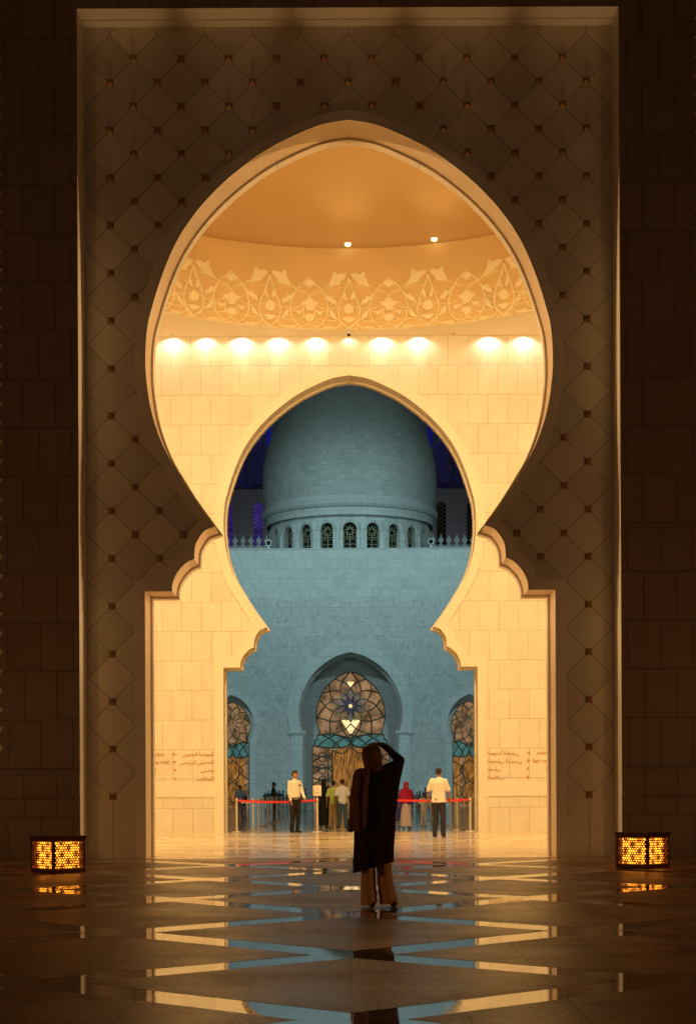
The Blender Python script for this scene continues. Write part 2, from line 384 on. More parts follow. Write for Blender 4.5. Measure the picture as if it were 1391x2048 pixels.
def offset(pts, t):
    """offset an open path; t>0 goes to the left of its direction"""
    out = []; n = len(pts)
    for i, p in enumerate(pts):
        ds = []
        if i > 0: ds.append((p[0] - pts[i-1][0], p[1] - pts[i-1][1]))
        if i < n - 1: ds.append((pts[i+1][0] - p[0], pts[i+1][1] - p[1]))
        ns = []
        for d in ds:
            L = math.hypot(*d) or 1; ns.append((-d[1] / L, d[0] / L))
        if len(ns) == 2:
            mx, my = ns[0][0] + ns[1][0], ns[0][1] + ns[1][1]; L = math.hypot(mx, my)
            if L < 1e-6: q = ns[0]; k = 1
            else: q = (mx / L, my / L); k = 1 / max(.42, q[0] * ns[0][0] + q[1] * ns[0][1])
        else: q = ns[0]; k = 1
        c = (p[0] + q[0] * t * k, p[1] + q[1] * t * k)
        if min(seg_dist(c, pts[j], pts[j+1]) for j in range(n - 1)) >= abs(t) - .004: out.append(c)
    return out

# ------------------------------------------------------------------ arch profile (metres), left base -> apex -> right base
D1, D2 = 29.09, 46.92
A_ = [(696, 241), (642, 250.5), (582, 275), (521.5, 308), (461, 354), (416, 397.6), (382.7, 438), (355.5, 480.6), (334.3, 526), (316, 577), (303.5, 619.5),
      (296.9, 645), (293.2, 672), (291.5, 704), (291.5, 737), (294.7, 773), (300, 807.6), (308.7, 844), (321.6, 880.6), (336.6, 912.8), (356, 945), (377.4, 979.4), (401, 1013.8), (430.5, 1053.5)]
B_ = [(430.5, 1053.5), (411, 1061), (398, 1076.5), (390.5, 1093.7), (388.8, 1118.5)]
C_ = [(388.8, 1118.5), (374.3, 1125), (359.2, 1140), (350.6, 1154), (345.2, 1169), (344.6, 1183.2)]
def half():
    h = []
    for seg in (A_, B_, C_):
        q = catmull([(-P(x, y, D1)[0], P(x, y, D1)[1]) for x, y in seg], 5)
        h += q if not h else q[1:]
    h[0] = (0, h[0][1]); zc = h[-1][1]
    xj = -P(291.3, 1400, D1)[0]
    return h, [(xj, zc), (xj, 0)]
H, J = half()
PROF = [(-x, z) for x, z in reversed(H + J)] + [(x, z) for x, z in (H + J)[1:]]
def full(hp): return [(-x, z) for x, z in reversed(hp)] + [(x, z) for x, z in hp[1:]]
def notch_wall(x0, x1, ztop, holes, z0=0):
    """outline of a wall with ground-based openings (list of left->right paths, ordered by x)"""
    poly = [(x0, z0)]
    for h in holes: poly += h
    poly += [(x1, z0), (x1, ztop), (x0, ztop)]
    return poly
IN = [(x, z) for x, z in offset(PROF, -.045)]   # path goes left->apex->right; right side of travel is the opening
IN[0] = (IN[0][0], 0); IN[-1] = (IN[-1][0], 0)
def band(path, w, z0=0):
    o = offset(path, w); o[0] = (o[0][0], z0); o[-1] = (o[-1][0], z0)
    return path + list(reversed(o)), o

# ================================================================== ground
gm = MB(); gm.add([(-300, -60, -.012), (300, -60, -.012), (300, 500, -.012), (-300, 500, -.012)], [(0, 1, 2, 3)])
struct(gm.build('ground', M['floor_court']))
pf = MB(); pf.add([(-40, -30, 0), (40, -30, 0), (40, D1 - .001, 0), (-40, D1 - .001, 0)], [(0, 1, 2, 3)])
struct(pf.build('forecourt_paving', M['floor_band']))
# flamed granite diamonds laid between the polished bands
Yc = [-2.6, 1.3, 5.0, 8.42, 11.76, 15.6, 19.9, 24.2, 28.3, 32.4]      # crossings on the axis
Ys = [-.6, 3.2, 6.7, 10.1, 13.7, 17.9, 22.0, 26.2, 30.3]               # crossings between
XS = 1.98
dm = MB()
def row_y(k, j):   # column k (units XS), index j along y
    return Yc[j] if k % 2 == 0 else Ys[j]
def clipY(poly, ymax):
    out = []
    for i, p in enumerate(poly):
        q = poly[(i + 1) % len(poly)]
        if p[1] <= ymax: out.append(p)
        if (p[1] - ymax) * (q[1] - ymax) < 0:
            t = (ymax - p[1]) / (q[1] - p[1]); out.append((p[0] + (q[0] - p[0]) * t, ymax))
    return out
for k in range(-9, 10):
    for j in range(len(Yc) - 1):
        if k % 2 == 0:
            y0, y1 = Yc[j], Yc[j + 1]; ym = Ys[j]
        else:
            if j + 1 >= len(Ys): continue
            y0, y1 = Ys[j], Ys[j + 1]; ym = Yc[j + 1]
        cx = k * XS; q = [(cx, y0), (cx + XS, ym), (cx, y1), (cx - XS, ym)]
        c = (cx, ym); g = 1 - .205 * 1.414 / XS
        q = [(c[0] + (p[0] - c[0]) * g, c[1] + (p[1] - c[1]) * g) for p in q]
        q = clipY(q, D1 - .55)
        if len(q) < 3: continue
        t0 = len(dm.v); n = len(q)
        dm.add([(p[0], p[1], .001) for p in q], [tuple(range(n))])
struct(dm.build('forecourt_granite', M['floor_tile'], recalc=False))
# threshold strip and hall floor
ts = MB(); ts.add([(-40, D1 - .42, .004), (40, D1 - .42, .004), (40, D1 - .001, .004), (-40, D1 - .001, .004)], [(0, 1, 2, 3)])
struct(ts.build('threshold_strip', M['floor_hall']))
hf = MB(); hf.add([(-8.6, D1, .002), (8.6, D1, .002), (8.6, D2 + .9, .002), (-8.6, D2 + .9, .002)], [(0, 1, 2, 3)])
struct(hf.build('hall_floor', M['floor_hall']))
il = MB()
for (xa, ya), (xb, yb) in [((-8, 30.6), (0, 46.2)), ((8, 30.6), (0, 46.2)), ((-6, 46.4), (-1, 36)), ((6, 46.4), (1, 36))]:
    d = Vector((xb - xa, yb - ya, 0)).normalized() * .03; nn = Vector((-d.y, d.x, 0))
    zz = .006 + .001 * len(il.v) / 4
    il.add([(xa - nn.x, ya - nn.y, zz), (xa + nn.x, ya + nn.y, zz), (xb + nn.x, yb + nn.y, zz), (xb - nn.x, yb - nn.y, zz)], [(0, 1, 2, 3)])
struct(il.build('hall_floor_inlay', M['floor_inlay']))
cf = MB(); cf.add([(-70, D2 + .9, 0), (70, D2 + .9, 0), (70, 131, 0), (-70, 131, 0)], [(0, 1, 2, 3)])
struct(cf.build('courtyard_floor', M['floor_court']))

# ================================================================== outer gate
YF = 28.45; XF = 4.81
gate = tag(empty('gate_wall'), 'dark marble gate wall with diamond panel and tall lobed horseshoe arch in the foreground', 'gate wall')
fr = notch_wall(-5.18, 5.18, 23, [[(-XF, 0), (-XF, 15.14), (XF, 15.14), (XF, 0)]])
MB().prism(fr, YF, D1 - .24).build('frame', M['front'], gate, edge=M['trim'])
fr2 = notch_wall(-5.18, 5.18, 23, [[(-XF + .02, 0), (-XF + .02, 15.11), (XF - .02, 15.11), (XF - .02, 0)]])
MB().prism(fr2, D1 - .24, D1 + 1).build('inner_frame', M['trim'], gate)
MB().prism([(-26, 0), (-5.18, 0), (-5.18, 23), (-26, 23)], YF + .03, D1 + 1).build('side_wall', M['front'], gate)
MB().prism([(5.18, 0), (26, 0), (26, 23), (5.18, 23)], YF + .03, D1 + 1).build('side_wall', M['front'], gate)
MB().prism(notch_wall(-XF + .021, XF - .021, 15.109, [PROF]), D1, D1 + .75).build('diamond_panel', M['diamond'], gate, edge=M['shaded_reveal'])
MB().prism(notch_wall(-XF + .021, XF - .021, 15.109, [IN]), D1 + .75, D1 + 1.0).build('arch_lining', M['lining'], gate)
bp_, BO = band(PROF, .19)
MB().prism(bp_, D1 - .025, D1 - .0005).build('arch_trim', M['trim'], gate)
# dado courses on the side walls
for s in (-1, 1):
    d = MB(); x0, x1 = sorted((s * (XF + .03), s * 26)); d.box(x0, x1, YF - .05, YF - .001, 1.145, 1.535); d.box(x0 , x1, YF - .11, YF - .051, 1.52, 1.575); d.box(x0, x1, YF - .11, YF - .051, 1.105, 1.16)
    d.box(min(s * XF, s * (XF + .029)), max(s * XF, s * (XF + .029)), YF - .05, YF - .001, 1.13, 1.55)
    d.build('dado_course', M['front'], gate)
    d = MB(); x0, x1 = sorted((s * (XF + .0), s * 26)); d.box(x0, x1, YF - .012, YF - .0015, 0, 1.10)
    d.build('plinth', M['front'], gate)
# bronze studs at the crossings of the joints
def inside_open(x, z):
    # inside the band outline?
    poly = BO; c = False; j = len(poly) - 1
    for i in range(len(poly)):
        a, b = poly[i], poly[j]
        if (a[1] > z) != (b[1] > z) and x < (b[0] - a[0]) * (z - a[1]) / (b[1] - a[1]) + a[0]: c = not c
        j = i
    return c or min(seg_dist((x, z), poly[i], poly[i + 1]) for i in range(len(poly) - 1)) < .05
def stud_geo(mb, x, z):
    a = .062
    mb.add([(x - a, D1 - .0, z - a), (x + a, D1, z - a), (x + a, D1, z + a), (x - a, D1, z + a),
            (x - a, D1 - .012, z - a), (x + a, D1 - .012, z - a), (x + a, D1 - .012, z + a), (x - a, D1 - .012, z + a), (x, D1 - .075, z)],
           [(0, 1, 5, 4), (1, 2, 6, 5), (2, 3, 7, 6), (3, 0, 4, 7), (4, 5, 8), (5, 6, 8), (6, 7, 8), (7, 4, 8)])
nodes = [(k * AL, ZP - (j - 0) * AL) for j in range(-1, 31) for k in range(-10, 11) if (k + j) % 2 == 0]
nodes = [p for p in nodes if not inside_open(*p)]
nodes.sort(key=lambda p: p[1])
sm0 = MB(); stud_geo(sm0, 0, 0); st0 = None
for x, z in nodes[:100]:
    if st0 is None: st0 = sm0.build('stud', M['gold'], gate); st0.location = (x, 0, z)
    else:
        c = st0.copy(); C.objects.link(c); c.parent = gate; c.location = (x, 0, z)
if len(nodes) > 100:
    s2 = MB()
    for x, z in nodes[100:]: stud_geo(s2, x, z)
    o = s2.build('stud_field', M['gold'], gate); o['kind'] = 'stuff'
# carved strips at the outer edges of the gate wall
for s in (-1, 1):
    cv = MB(); random.seed(3)
    y = YF + .028
    for i in range(40):
        z = 1.8 + i * .34; x0 = s * 6.32
        a = random.uniform(-.5, .5)
        pts = [(x0 + s * (.12 * math.sin(t * 3 + a)), y, z + t * .34) for t in [k / 5 for k in range(6)]]
        cv.tube(pts, [.012, .02, .026, .026, .02, .012], 6)
        lf = [(x0 - s * .02, z + .1), (x0 - s * .10, z + .14), (x0 - s * .16, z + .22), (x0 - s * .10, z + .25), (x0 - s * .03, z + .2)]
        cv.prism(lf, y - .03 - .001 * (i % 2), y + .001)
    cv.build('carved_strip', M['trim'], gate)

# ================================================================== inner hall
hall = tag(empty('entrance_hall'), 'warmly lit domed entrance hall seen through the tall front arch', 'hall')
for s in (-1, 1):
    x0, x1 = sorted((s * 8.6, s * 9.2)); MB().box(x0, x1, D1 + 1.001, D2 - .001, 0, ZS - .001).build('side_wall', M['hall_side'], hall)
RD, CY = 8.1, 38.2; ZR = 16.91
# soffit: square with a round hole
so = MB(); n = 96; ring = [(RD * math.cos(2 * math.pi * k / n), CY + RD * math.sin(2 * math.pi * k / n)) for k in range(n)]
def sq(a):
    c, s = math.cos(a), math.sin(a); hx = 8.6 if c > 0 else 8.6
    hy = (D2 - .001 - CY) if s > 0 else (CY - D1 - 1.001)
    t = min(hx / abs(c) if abs(c) > 1e-9 else 1e9, hy / abs(s) if abs(s) > 1e-9 else 1e9); return (c * t, CY + s * t)
for k in range(n):
    a, b = 2 * math.pi * k / n, 2 * math.pi * (k + 1) / n
    p, q, u, v = ring[k], ring[(k + 1) % n], sq(b), sq(a)
    so.add([(p[0], p[1], ZS), (q[0], q[1], ZS), (u[0], u[1], ZS), (v[0], v[1], ZS)], [(0, 3, 2, 1)])
so.build('soffit', M['soffit'], hall, recalc=False)
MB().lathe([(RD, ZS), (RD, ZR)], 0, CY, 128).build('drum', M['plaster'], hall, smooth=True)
dp = [(RD, ZR), (RD + .5, ZR + .001), (RD + .5, ZR + .12)]
for i in range(0, 25):
    a = math.pi / 2 * i / 24; dp.append(((RD + .48) * math.cos(a), ZR + .12 + 4.0 * math.sin(a)))
dp[-1] = (.01, dp[-1][1])
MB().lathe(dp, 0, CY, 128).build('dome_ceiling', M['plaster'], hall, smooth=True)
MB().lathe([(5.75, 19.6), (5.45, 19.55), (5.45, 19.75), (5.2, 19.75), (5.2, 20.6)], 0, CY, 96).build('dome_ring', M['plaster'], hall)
# carved relief frieze on the drum
def cyl(u, h, wz): # u arc metres from the back point, wz height, h proud of the drum
    a = math.pi / 2 - u / RD; r = RD - h * 1.45
    return (r * math.cos(a), CY + r * math.sin(a), wz)
def uv_(x, y): return ((x - 677) / 480, (1250 - y) / 480 + ZS)
PER = 2 * math.pi * RD / 22
lines = [([(677, 545), (720, 680), (790, 850), (828, 970), (825, 1060), (785, 1150), (680, 1245)], 15, .05),
 ([(1236, 545), (1150, 620), (1060, 710), (990, 850), (970, 980), (990, 1090), (1060, 1190), (1140, 1235)], 13, .046),
 ([(970, 640), (1060, 710), (1170, 745), (1236, 800)], 10, .042),
 ([(740, 925), (830, 955), (950, 975), (1060, 960), (1150, 915)], 10, .038),
 ([(800, 1105), (880, 1125), (1000, 1130), (1110, 1115), (1190, 1085)], 8, .034),
 ([(1165, 940), (1150, 1040), (1180, 1110), (1236, 1170)], 11, .030),
 ([(828, 1080), (795, 1150), (815, 1200), (880, 1232), (1000, 1248), (1236, 1245)], 9, .026),
 ([(1236, 1175), (1150, 1215), (1080, 1200)], 8, .022),
 ([(950, 985), (1000, 1010), (1060, 1000)], 8, .03),
 ([(677, 1246), (620, 1245), (560, 1240)][::-1], 7, .024)]
solids = [([(690, 485), (760, 470), (835, 492), (880, 462), (905, 470), (915, 530), (960, 620), (985, 680), (930, 675), (860, 650), (775, 640), (795, 620), (770, 580), (715, 540)], .075),
 ([(780, 635), (830, 600), (900, 600), (950, 640), (975, 680), (930, 672), (860, 650)], .092),
 ([(840, 480), (880, 462), (905, 470), (915, 530), (880, 540), (850, 510)], .086),
 ([(1045, 735), (990, 785), (950, 800), (930, 768), (905, 825), (862, 850), (845, 900), (855, 935), (880, 900), (920, 905), (950, 868), (985, 850)], .062),
 ([(740, 720), (705, 780), (720, 800), (690, 830), (705, 860), (735, 850), (760, 800)], .058),
 ([(950, 985), (900, 1005), (905, 1030), (862, 1045), (870, 1075), (835, 1100), (828, 1130), (880, 1110), (925, 1095), (945, 1050)], .066),
 ([(1145, 985), (1095, 1010), (1060, 1000), (1037, 1020), (1058, 1045), (1065, 1080), (1090, 1060), (1130, 1030)], .054),
 ([(870, 1235), (900, 1215), (960, 1222), (1040, 1212), (1055, 1232), (960, 1248)], .064)]
csolids = [(0, [(0, 885), (38, 900), (75, 955), (70, 1015), (38, 1035), (0, 1045)], .07), (0, [(0, 1080), (120, 1103), (60, 1130), (40, 1150), (0, 1165)], .056),
 (559, [(0, 570), (60, 600), (90, 648), (50, 655), (0, 700)], .06), (559, [(0, 795), (22, 830), (55, 848), (75, 875), (130, 880), (110, 925), (60, 955), (40, 1015), (0, 1000)], .074),
 (559, [(0, 870), (42, 890), (52, 930), (0, 985)], .09), (559, [(0, 1045), (50, 1055), (78, 1100), (55, 1140), (0, 1150)], .068), (0, [(0, 905), (35, 930), (30, 1010), (0, 1030)], .086)]
rel = MB()
def relief_poly(pp, h, uo, mir):
    pts = []
    for x, y in pp:
        u, wz = uv_(x, y); pts.append((uo + (-u if mir else u), wz))
    cx = sum(p[0] for p in pts) / len(pts); cz = sum(p[1] for p in pts) / len(pts)
    n = len(pts); hh = h + (.0015 if mir else 0)
    inn = [(cx + (p[0] - cx) * .86, cz + (p[1] - cz) * .86) for p in pts]
    vs = [cyl(p[0], -.01, p[1]) for p in pts] + [cyl(p[0], hh * .7, p[1]) for p in pts] + [cyl(p[0], hh, p[1]) for p in inn]
    fs = [(i, (i + 1) % n, n + (i + 1) % n, n + i) for i in range(n)] + [(n + i, n + (i + 1) % n, 2 * n + (i + 1) % n, 2 * n + i) for i in range(n)]
    fs += [tuple(2 * n + q for q in t) for t in tessellate_polygon([[Vector((p[0], p[1], 0)) for p in inn]])]
    rel.add(vs, fs)
for k in range(22):
    uo = k * PER
    for mir in (False, True):
        for pp, wd, h in lines:
            q = catmull([uv_(*p) for p in pp], 4); q = [(uo + (-u if mir else u), wz) for u, wz in q]
            hh = h + (.0011 if mir else 0); ww = wd / 480
            L, Rr = [], []
            for i in range(len(q)):
                a, b = q[max(0, i - 1)], q[min(len(q) - 1, i + 1)]; dx, dz = b[0] - a[0], b[1] - a[1]; l = math.hypot(dx, dz) or 1
                nx, nz_ = -dz / l, dx / l
                L.append((q[i], nx, nz_))
            vs = []
            for (c, nx, nz_) in L:
                for s, hf_ in ((-1, -.01), (-.95, hh * .55), (-.45, hh), (.45, hh), (.95, hh * .55), (1, -.01)):
                    vs.append(cyl(c[0] + nx * ww * s, hf_, c[1] + nz_ * ww * s))
            fs = []
            for i in range(len(L) - 1):
                for s in range(5): fs.append((i * 6 + s, i * 6 + s + 1, i * 6 + 7 + s, i * 6 + 6 + s))
            rel.add(vs, fs)
        for pp, h in solids: relief_poly(pp, h, uo, mir)
    for cx, pp, h in csolids:
        f = [(677 + cx + x, y) for x, y in pp] + [(677 + cx - x, y) for x, y in reversed(pp[1:-1])]
        relief_poly(f, h, uo, False)
rel.build('carved_frieze', M['relief'], hall, recalc=True)

# inner arch wall
iw = tag(empty('inner_arch_wall'), 'bright golden marble wall with second lobed arch opening to the courtyard', 'wall')
MB().prism(notch_wall(-9.2, 9.2, 16, [PROF]), D2, D2 + .65).build('wall_face', M['hall'], iw, edge=M['trim'])
MB().prism(notch_wall(-26, 26, 16, [IN]), D2 + .65, D2 + .9).build('arch_lining', M['lining'], iw)
b2, BO2 = band(PROF, .27)
MB().prism(b2, D2 - .035, D2 - .0005).build('arch_trim', M['trim'], iw)
for s in (-1, 1):
    x0, x1 = sorted((s * 3.98, s * 8.59))
    d = MB(); d.box(x0, x1, D2 - .03, D2 - .0008, 1.05, 1.49); d.build('dado_course', M['trim'], iw)

# downlights, uplights, ceiling camera
for i, (x, e) in enumerate(SCALLOP[:11]):
    m = MB().lathe([(.045, ZS - .004), (.055, ZS - .010), (.065, ZS - .006), (.067, ZS - .0005)], x, 46.70, 16)
    o = m.build('downlight', M['white_paint'])
    tag(o, {8: 'unlit ceiling downlight, the only dark one of the row over the inner arch', 5: 'faint ceiling downlight right behind the ceiling camera'}.get(
        i, 'round downlight washing the golden wall, number %s from the left of the row of lights' % ['one', 'two', 'three', 'four', 'five', 'six', 'seven', 'eight', 'nine', 'ten', 'eleven'][i]), 'downlight', 'downlights above the inner arch')
    m2 = MB().lathe([(.001, ZS - .0035), (.046, ZS - .0035)], x, 46.70, 16)
    m2.build('lens', M['white_paint'] if e else M['dark_glass'], o)
for px, dn, lb in ((695, 46.0, 'glowing round uplight on the ceiling rim above the middle of the carved frieze'), (868, 45.6, 'glowing round uplight on the ceiling rim, the right hand one of two')):
    x, _ = P(px, 490, dn); yy = CY + math.sqrt((RD - .22) ** 2 - x * x)
    t = tag(empty('uplight', (x, yy, ZR + .02)), lb, 'light', 'uplights on the ceiling rim')
    MB().lathe([(.001, -.015), (.06, -.015), (.085, .01), (.09, .04), (.08, .04)], 0, 0, 20).build('lower_lens', M['uplight'], t, smooth=True)
    MB().lathe([(.001, .02), (.05, .03), (.075, .04), (.09, .048)], 0, 0, 20).build('lens', M['uplight'], t, smooth=True)
    MB().tube([(0, 0, -.02), (0, .1, -.03), (0, .24, -.03)], .02, 8).build('bracket', M['white_paint'], t)
    lamp('uplight_beam', 'SPOT', (x, yy - .03, ZR + .12), (x * .96, yy - .9, ZR + 3), 15, (1, .7, .3), .05, 120, 1)
for k in range(9):   # unseen spots added on the front half of the rim to brighten the ceiling
    a = math.pi + math.pi * k / 8
    lamp('uplight_beam', 'SPOT', ((RD - .22) * math.cos(a), CY + (RD - .22) * math.sin(a), ZR + .12), (0, CY + 2.0, ZR + 2.6), 95, (1, .68, .30), .1, 130, 1)
ca = tag(empty('security_camera', (P(697, 677, 46.3)[0], 46.25, 14.44)), 'small dome security camera hanging over the tip of the inner arch', 'camera')
MB().lathe([(.001, -.02), (.05, -.02), (.058, .04), (.05, .06), (.02, .07), (.018, .12)], 0, 0, 20).build('housing', M['white_paint'], ca, smooth=True)
MB().lathe([(.001, -.085), (.03, -.078), (.05, -.05), (.056, -.02)], 0, 0, 20).build('dome', M['dark_glass'], ca, smooth=True)
MB().box(-.05, .05, -.05, .25, .105, .119).build('bracket', M['white_paint'], ca)

# engraved direction signs (writing cut in the wall)
AR = {'ا': 0xFE8D, 'FA': 0xFE8E}
def ar(*codes): return ''.join(chr(c) for c in reversed(codes))
# presentation forms listed in reading order, drawn right to left
S1 = ar(0xFE8D, 0xFEDF, 0xFEE4, 0xFEEE, 0xFEBF, 0xFE84, 0x20, 0xFE8D, 0xFEDF, 0xFEA0, 0xFEE8, 0xFEEE, 0xFE91, 0xFEF2)
S2 = ar(0xFE8D, 0xFEDF, 0xFEE4, 0xFEBC, 0xFEE0, 0xFEF0, 0x20, 0xFE8D, 0xFEDF, 0xFEAE, 0xFE8B, 0xFEF4, 0xFEB4, 0xFEF2)
S3 = ar(0xFEE3, 0xFEBC, 0xFEE0, 0xFEF0)
S4 = ar(0xFE8D, 0xFEDF, 0xFEE4, 0xFEDC, 0xFE8E, 0xFE97, 0xFE90)
def text(body, x, z, size, align, parent, mir=False, y=D2 - .004, m='ink', name='lettering', bold=.0):
    cu = bpy.data.curves.new('t', 'FONT'); cu.body = body; cu.size = size; cu.align_x = align; cu.extrude = .002; cu.offset = bold; cu.resolution_u = 3
    o = bpy.data.objects.new('t', cu); C.objects.link(o); bpy.context.view_layer.update()
    me = bpy.data.meshes.new_from_object(o.evaluated_get(bpy.context.evaluated_depsgraph_get()))
    bpy.data.objects.remove(o); s = -1 if mir else 1
    for v in me.vertices: v.co = Vector((x + s * v.co.x, y - v.co.z, z + v.co.y))
    if mir: me.flip_normals()
    me.materials.clear(); me.materials.append(M[m])
    q = bpy.data.objects.new(name, me); C.objects.link(q); q.parent = parent; return q
def arrow(mb, x, z, ang, L=.10):
    d = Vector((math.cos(ang), math.sin(ang))); n = Vector((-d.y, d.x))
    c = Vector((x, z)); a = c - d * L * .55; b = c + d * L * .55; w_ = .010
    pts = [a + n * w_, b - d * .03 + n * w_, b - d * .055 + n * .055, b - d * .03 + n * .055, b, b - d * .03 - n * .055, b - d * .055 - n * .055, b - d * .03 - n * w_, a - n * w_]
    mb.prism([(p.x, p.y) for p in pts], D2 - .006, D2 - .001)
for mir in (False, True):
    s = 1 if mir else -1
    sg = tag(empty('direction_sign'), 'mirrored ochre direction lettering on the golden wall right of the arch' if mir else
             'ochre Arabic and English direction lettering on the golden wall left of the arch', 'sign', 'direction signs engraved beside the inner arch')
    zz = [P(400, y, D2)[1] for y in (1512, 1528, 1544, 1561)]
    xr = abs(P(427.5, 1520, D2)[0]) if not mir else P(974.5, 1520, D2)[0]
    for k, t_ in enumerate((S1, S2, S3, S4)): text(t_, s * xr, zz[k], .155, 'RIGHT', sg, mir, bold=.0012)
    xe = abs(P(308, 1500, D2)[0]) if not mir else P(1094, 1500, D2)[0]
    for k, (t_, tail) in enumerate((('South Ablu', 'tion'), ('Main Pray', 'er Hall'), ('Prayer Hal', 'l'))):
        text(t_ + tail, s * xe - (-s) * (.0), zz[k], .145, 'LEFT', sg, mir, bold=.002)
        o = sg.children[-1]; want = [328.5, 337.5, 311.5][k] if not mir else [1073, 1065, 1091][k]
        xw = P(want, 1520, D2)[0]
        cur = (max if not mir else min)(v.co.x for v in o.data.vertices)
        for v in o.data.vertices: v.co.x += xw - cur
    ar_ = MB(); xa = P(349, 1520, D2)[0] if not mir else P(1053.5, 1520, D2)[0]
    for k, a in enumerate((180, 90, 45, 180)):
        a = 180 - a if mir else a
        ar_ = MB(); arrow(ar_, xa + (.03 if (k == 3) != mir else 0) , zz[k] + .045, R(a)); ar_.build('arrow', M['ink'], sg)

# ================================================================== far facade
DF = 128.0
fac = tag(empty('prayer_hall_facade'), 'cool blue lit marble facade with carved vines and arched portal across the courtyard', 'building')
PH = catmull([(0, 12.36), (1.1, 12.05), (2.15, 11.42), (2.95, 10.66), (3.6, 9.68), (3.97, 8.73), (4.13, 7.76), (4.1, 6.9), (3.88, 6.0)], 4) + [(3.84, 5.98), (3.84, 0)]
PC = full(PH)
def shift(p, dx): return [(x + dx, z) for x, z in p]
SH_ = catmull([(0, 8.95), (.75, 8.6), (1.35, 7.95), (1.72, 7.1), (1.78, 6.4), (1.6, 5.6), (1.45, 5.15)], 4) + [(1.42, 5.1), (1.42, 0)]
PS = full(SH_); XSD = 9.5
MB().prism(notch_wall(-70, 70, 20.6, [shift(PS, -XSD), PC, shift(PS, XSD)]), DF, DF + .7).build('wall', M['facade'], fac)
q, _ = band(PC, .88); MB().prism(q, DF - .06, DF - .001).build('portal_trim', M['facade_trim'], fac)
for s in (-1, 1):
    q, _ = band(PS, .5); MB().prism(shift(q, s * XSD), DF - .05, DF - .001).build('portal_trim', M['facade_trim'], fac)
PI = offset(PC, -.26); PI[0] = (PI[0][0], 0); PI[-1] = (PI[-1][0], 0)
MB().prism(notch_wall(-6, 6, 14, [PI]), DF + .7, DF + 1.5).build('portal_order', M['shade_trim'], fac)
GH = catmull([(0, 10.95), (.6, 10.78), (1.17, 10.45), (2.08, 9.62), (2.57, 8.72), (2.8, 7.74), (2.78, 6.9), (2.53, 5.93)], 4) + [(2.72, 5.75), (2.76, 5.5), (2.95, 5.35), (3.0, 5.0), (3.15, 4.75), (3.15, 0)]
G = full(GH)
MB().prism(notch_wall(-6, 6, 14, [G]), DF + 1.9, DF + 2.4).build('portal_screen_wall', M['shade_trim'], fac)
# capitals of the portal
for s in (-1, 1):
    x0, x1 = sorted((s * 3.6, s * 4.95)); c = MB(); c.box(x0, x1, DF - .16, DF + .3, 5.86, 6.04); c.box(x0 + .04, x1 - .04, DF - .11, DF + .2, 5.74, 5.859); c.build('capital', M['facade_trim'], fac)
GSH = catmull([(0, 8.45), (.6, 8.2), (1.12, 7.6), (1.42, 6.9), (1.45, 6.3), (1.25, 5.55)], 4) + [(1.3, 5.2), (1.34, 5.1), (1.34, 0)]
GS = full(GSH)
for s in (-1, 1):
    MB().prism(shift(notch_wall(-2.4, 2.4, 11, [GS]), s * XSD), DF + .7, DF + 1.1).build('window_surround', M['facade_trim'], fac)
# coping and base
MB().box(-70, 70, DF - .04, DF + .74, 20.6, 20.68).build('coping', M['facade_trim'], fac)
for a, b in ((-70, -XSD - 2), (-XSD + 2, -4.8), (4.8, XSD - 2), (XSD + 2, 70)):
    MB().box(a, b, DF - .12, DF - .002, 0, .35).build('plinth', M['dim_stone'], fac)
MB().box(-70, 70, DF + .7, 148, 20.2, 20.3).build('roof', M['dim_stone'], fac)

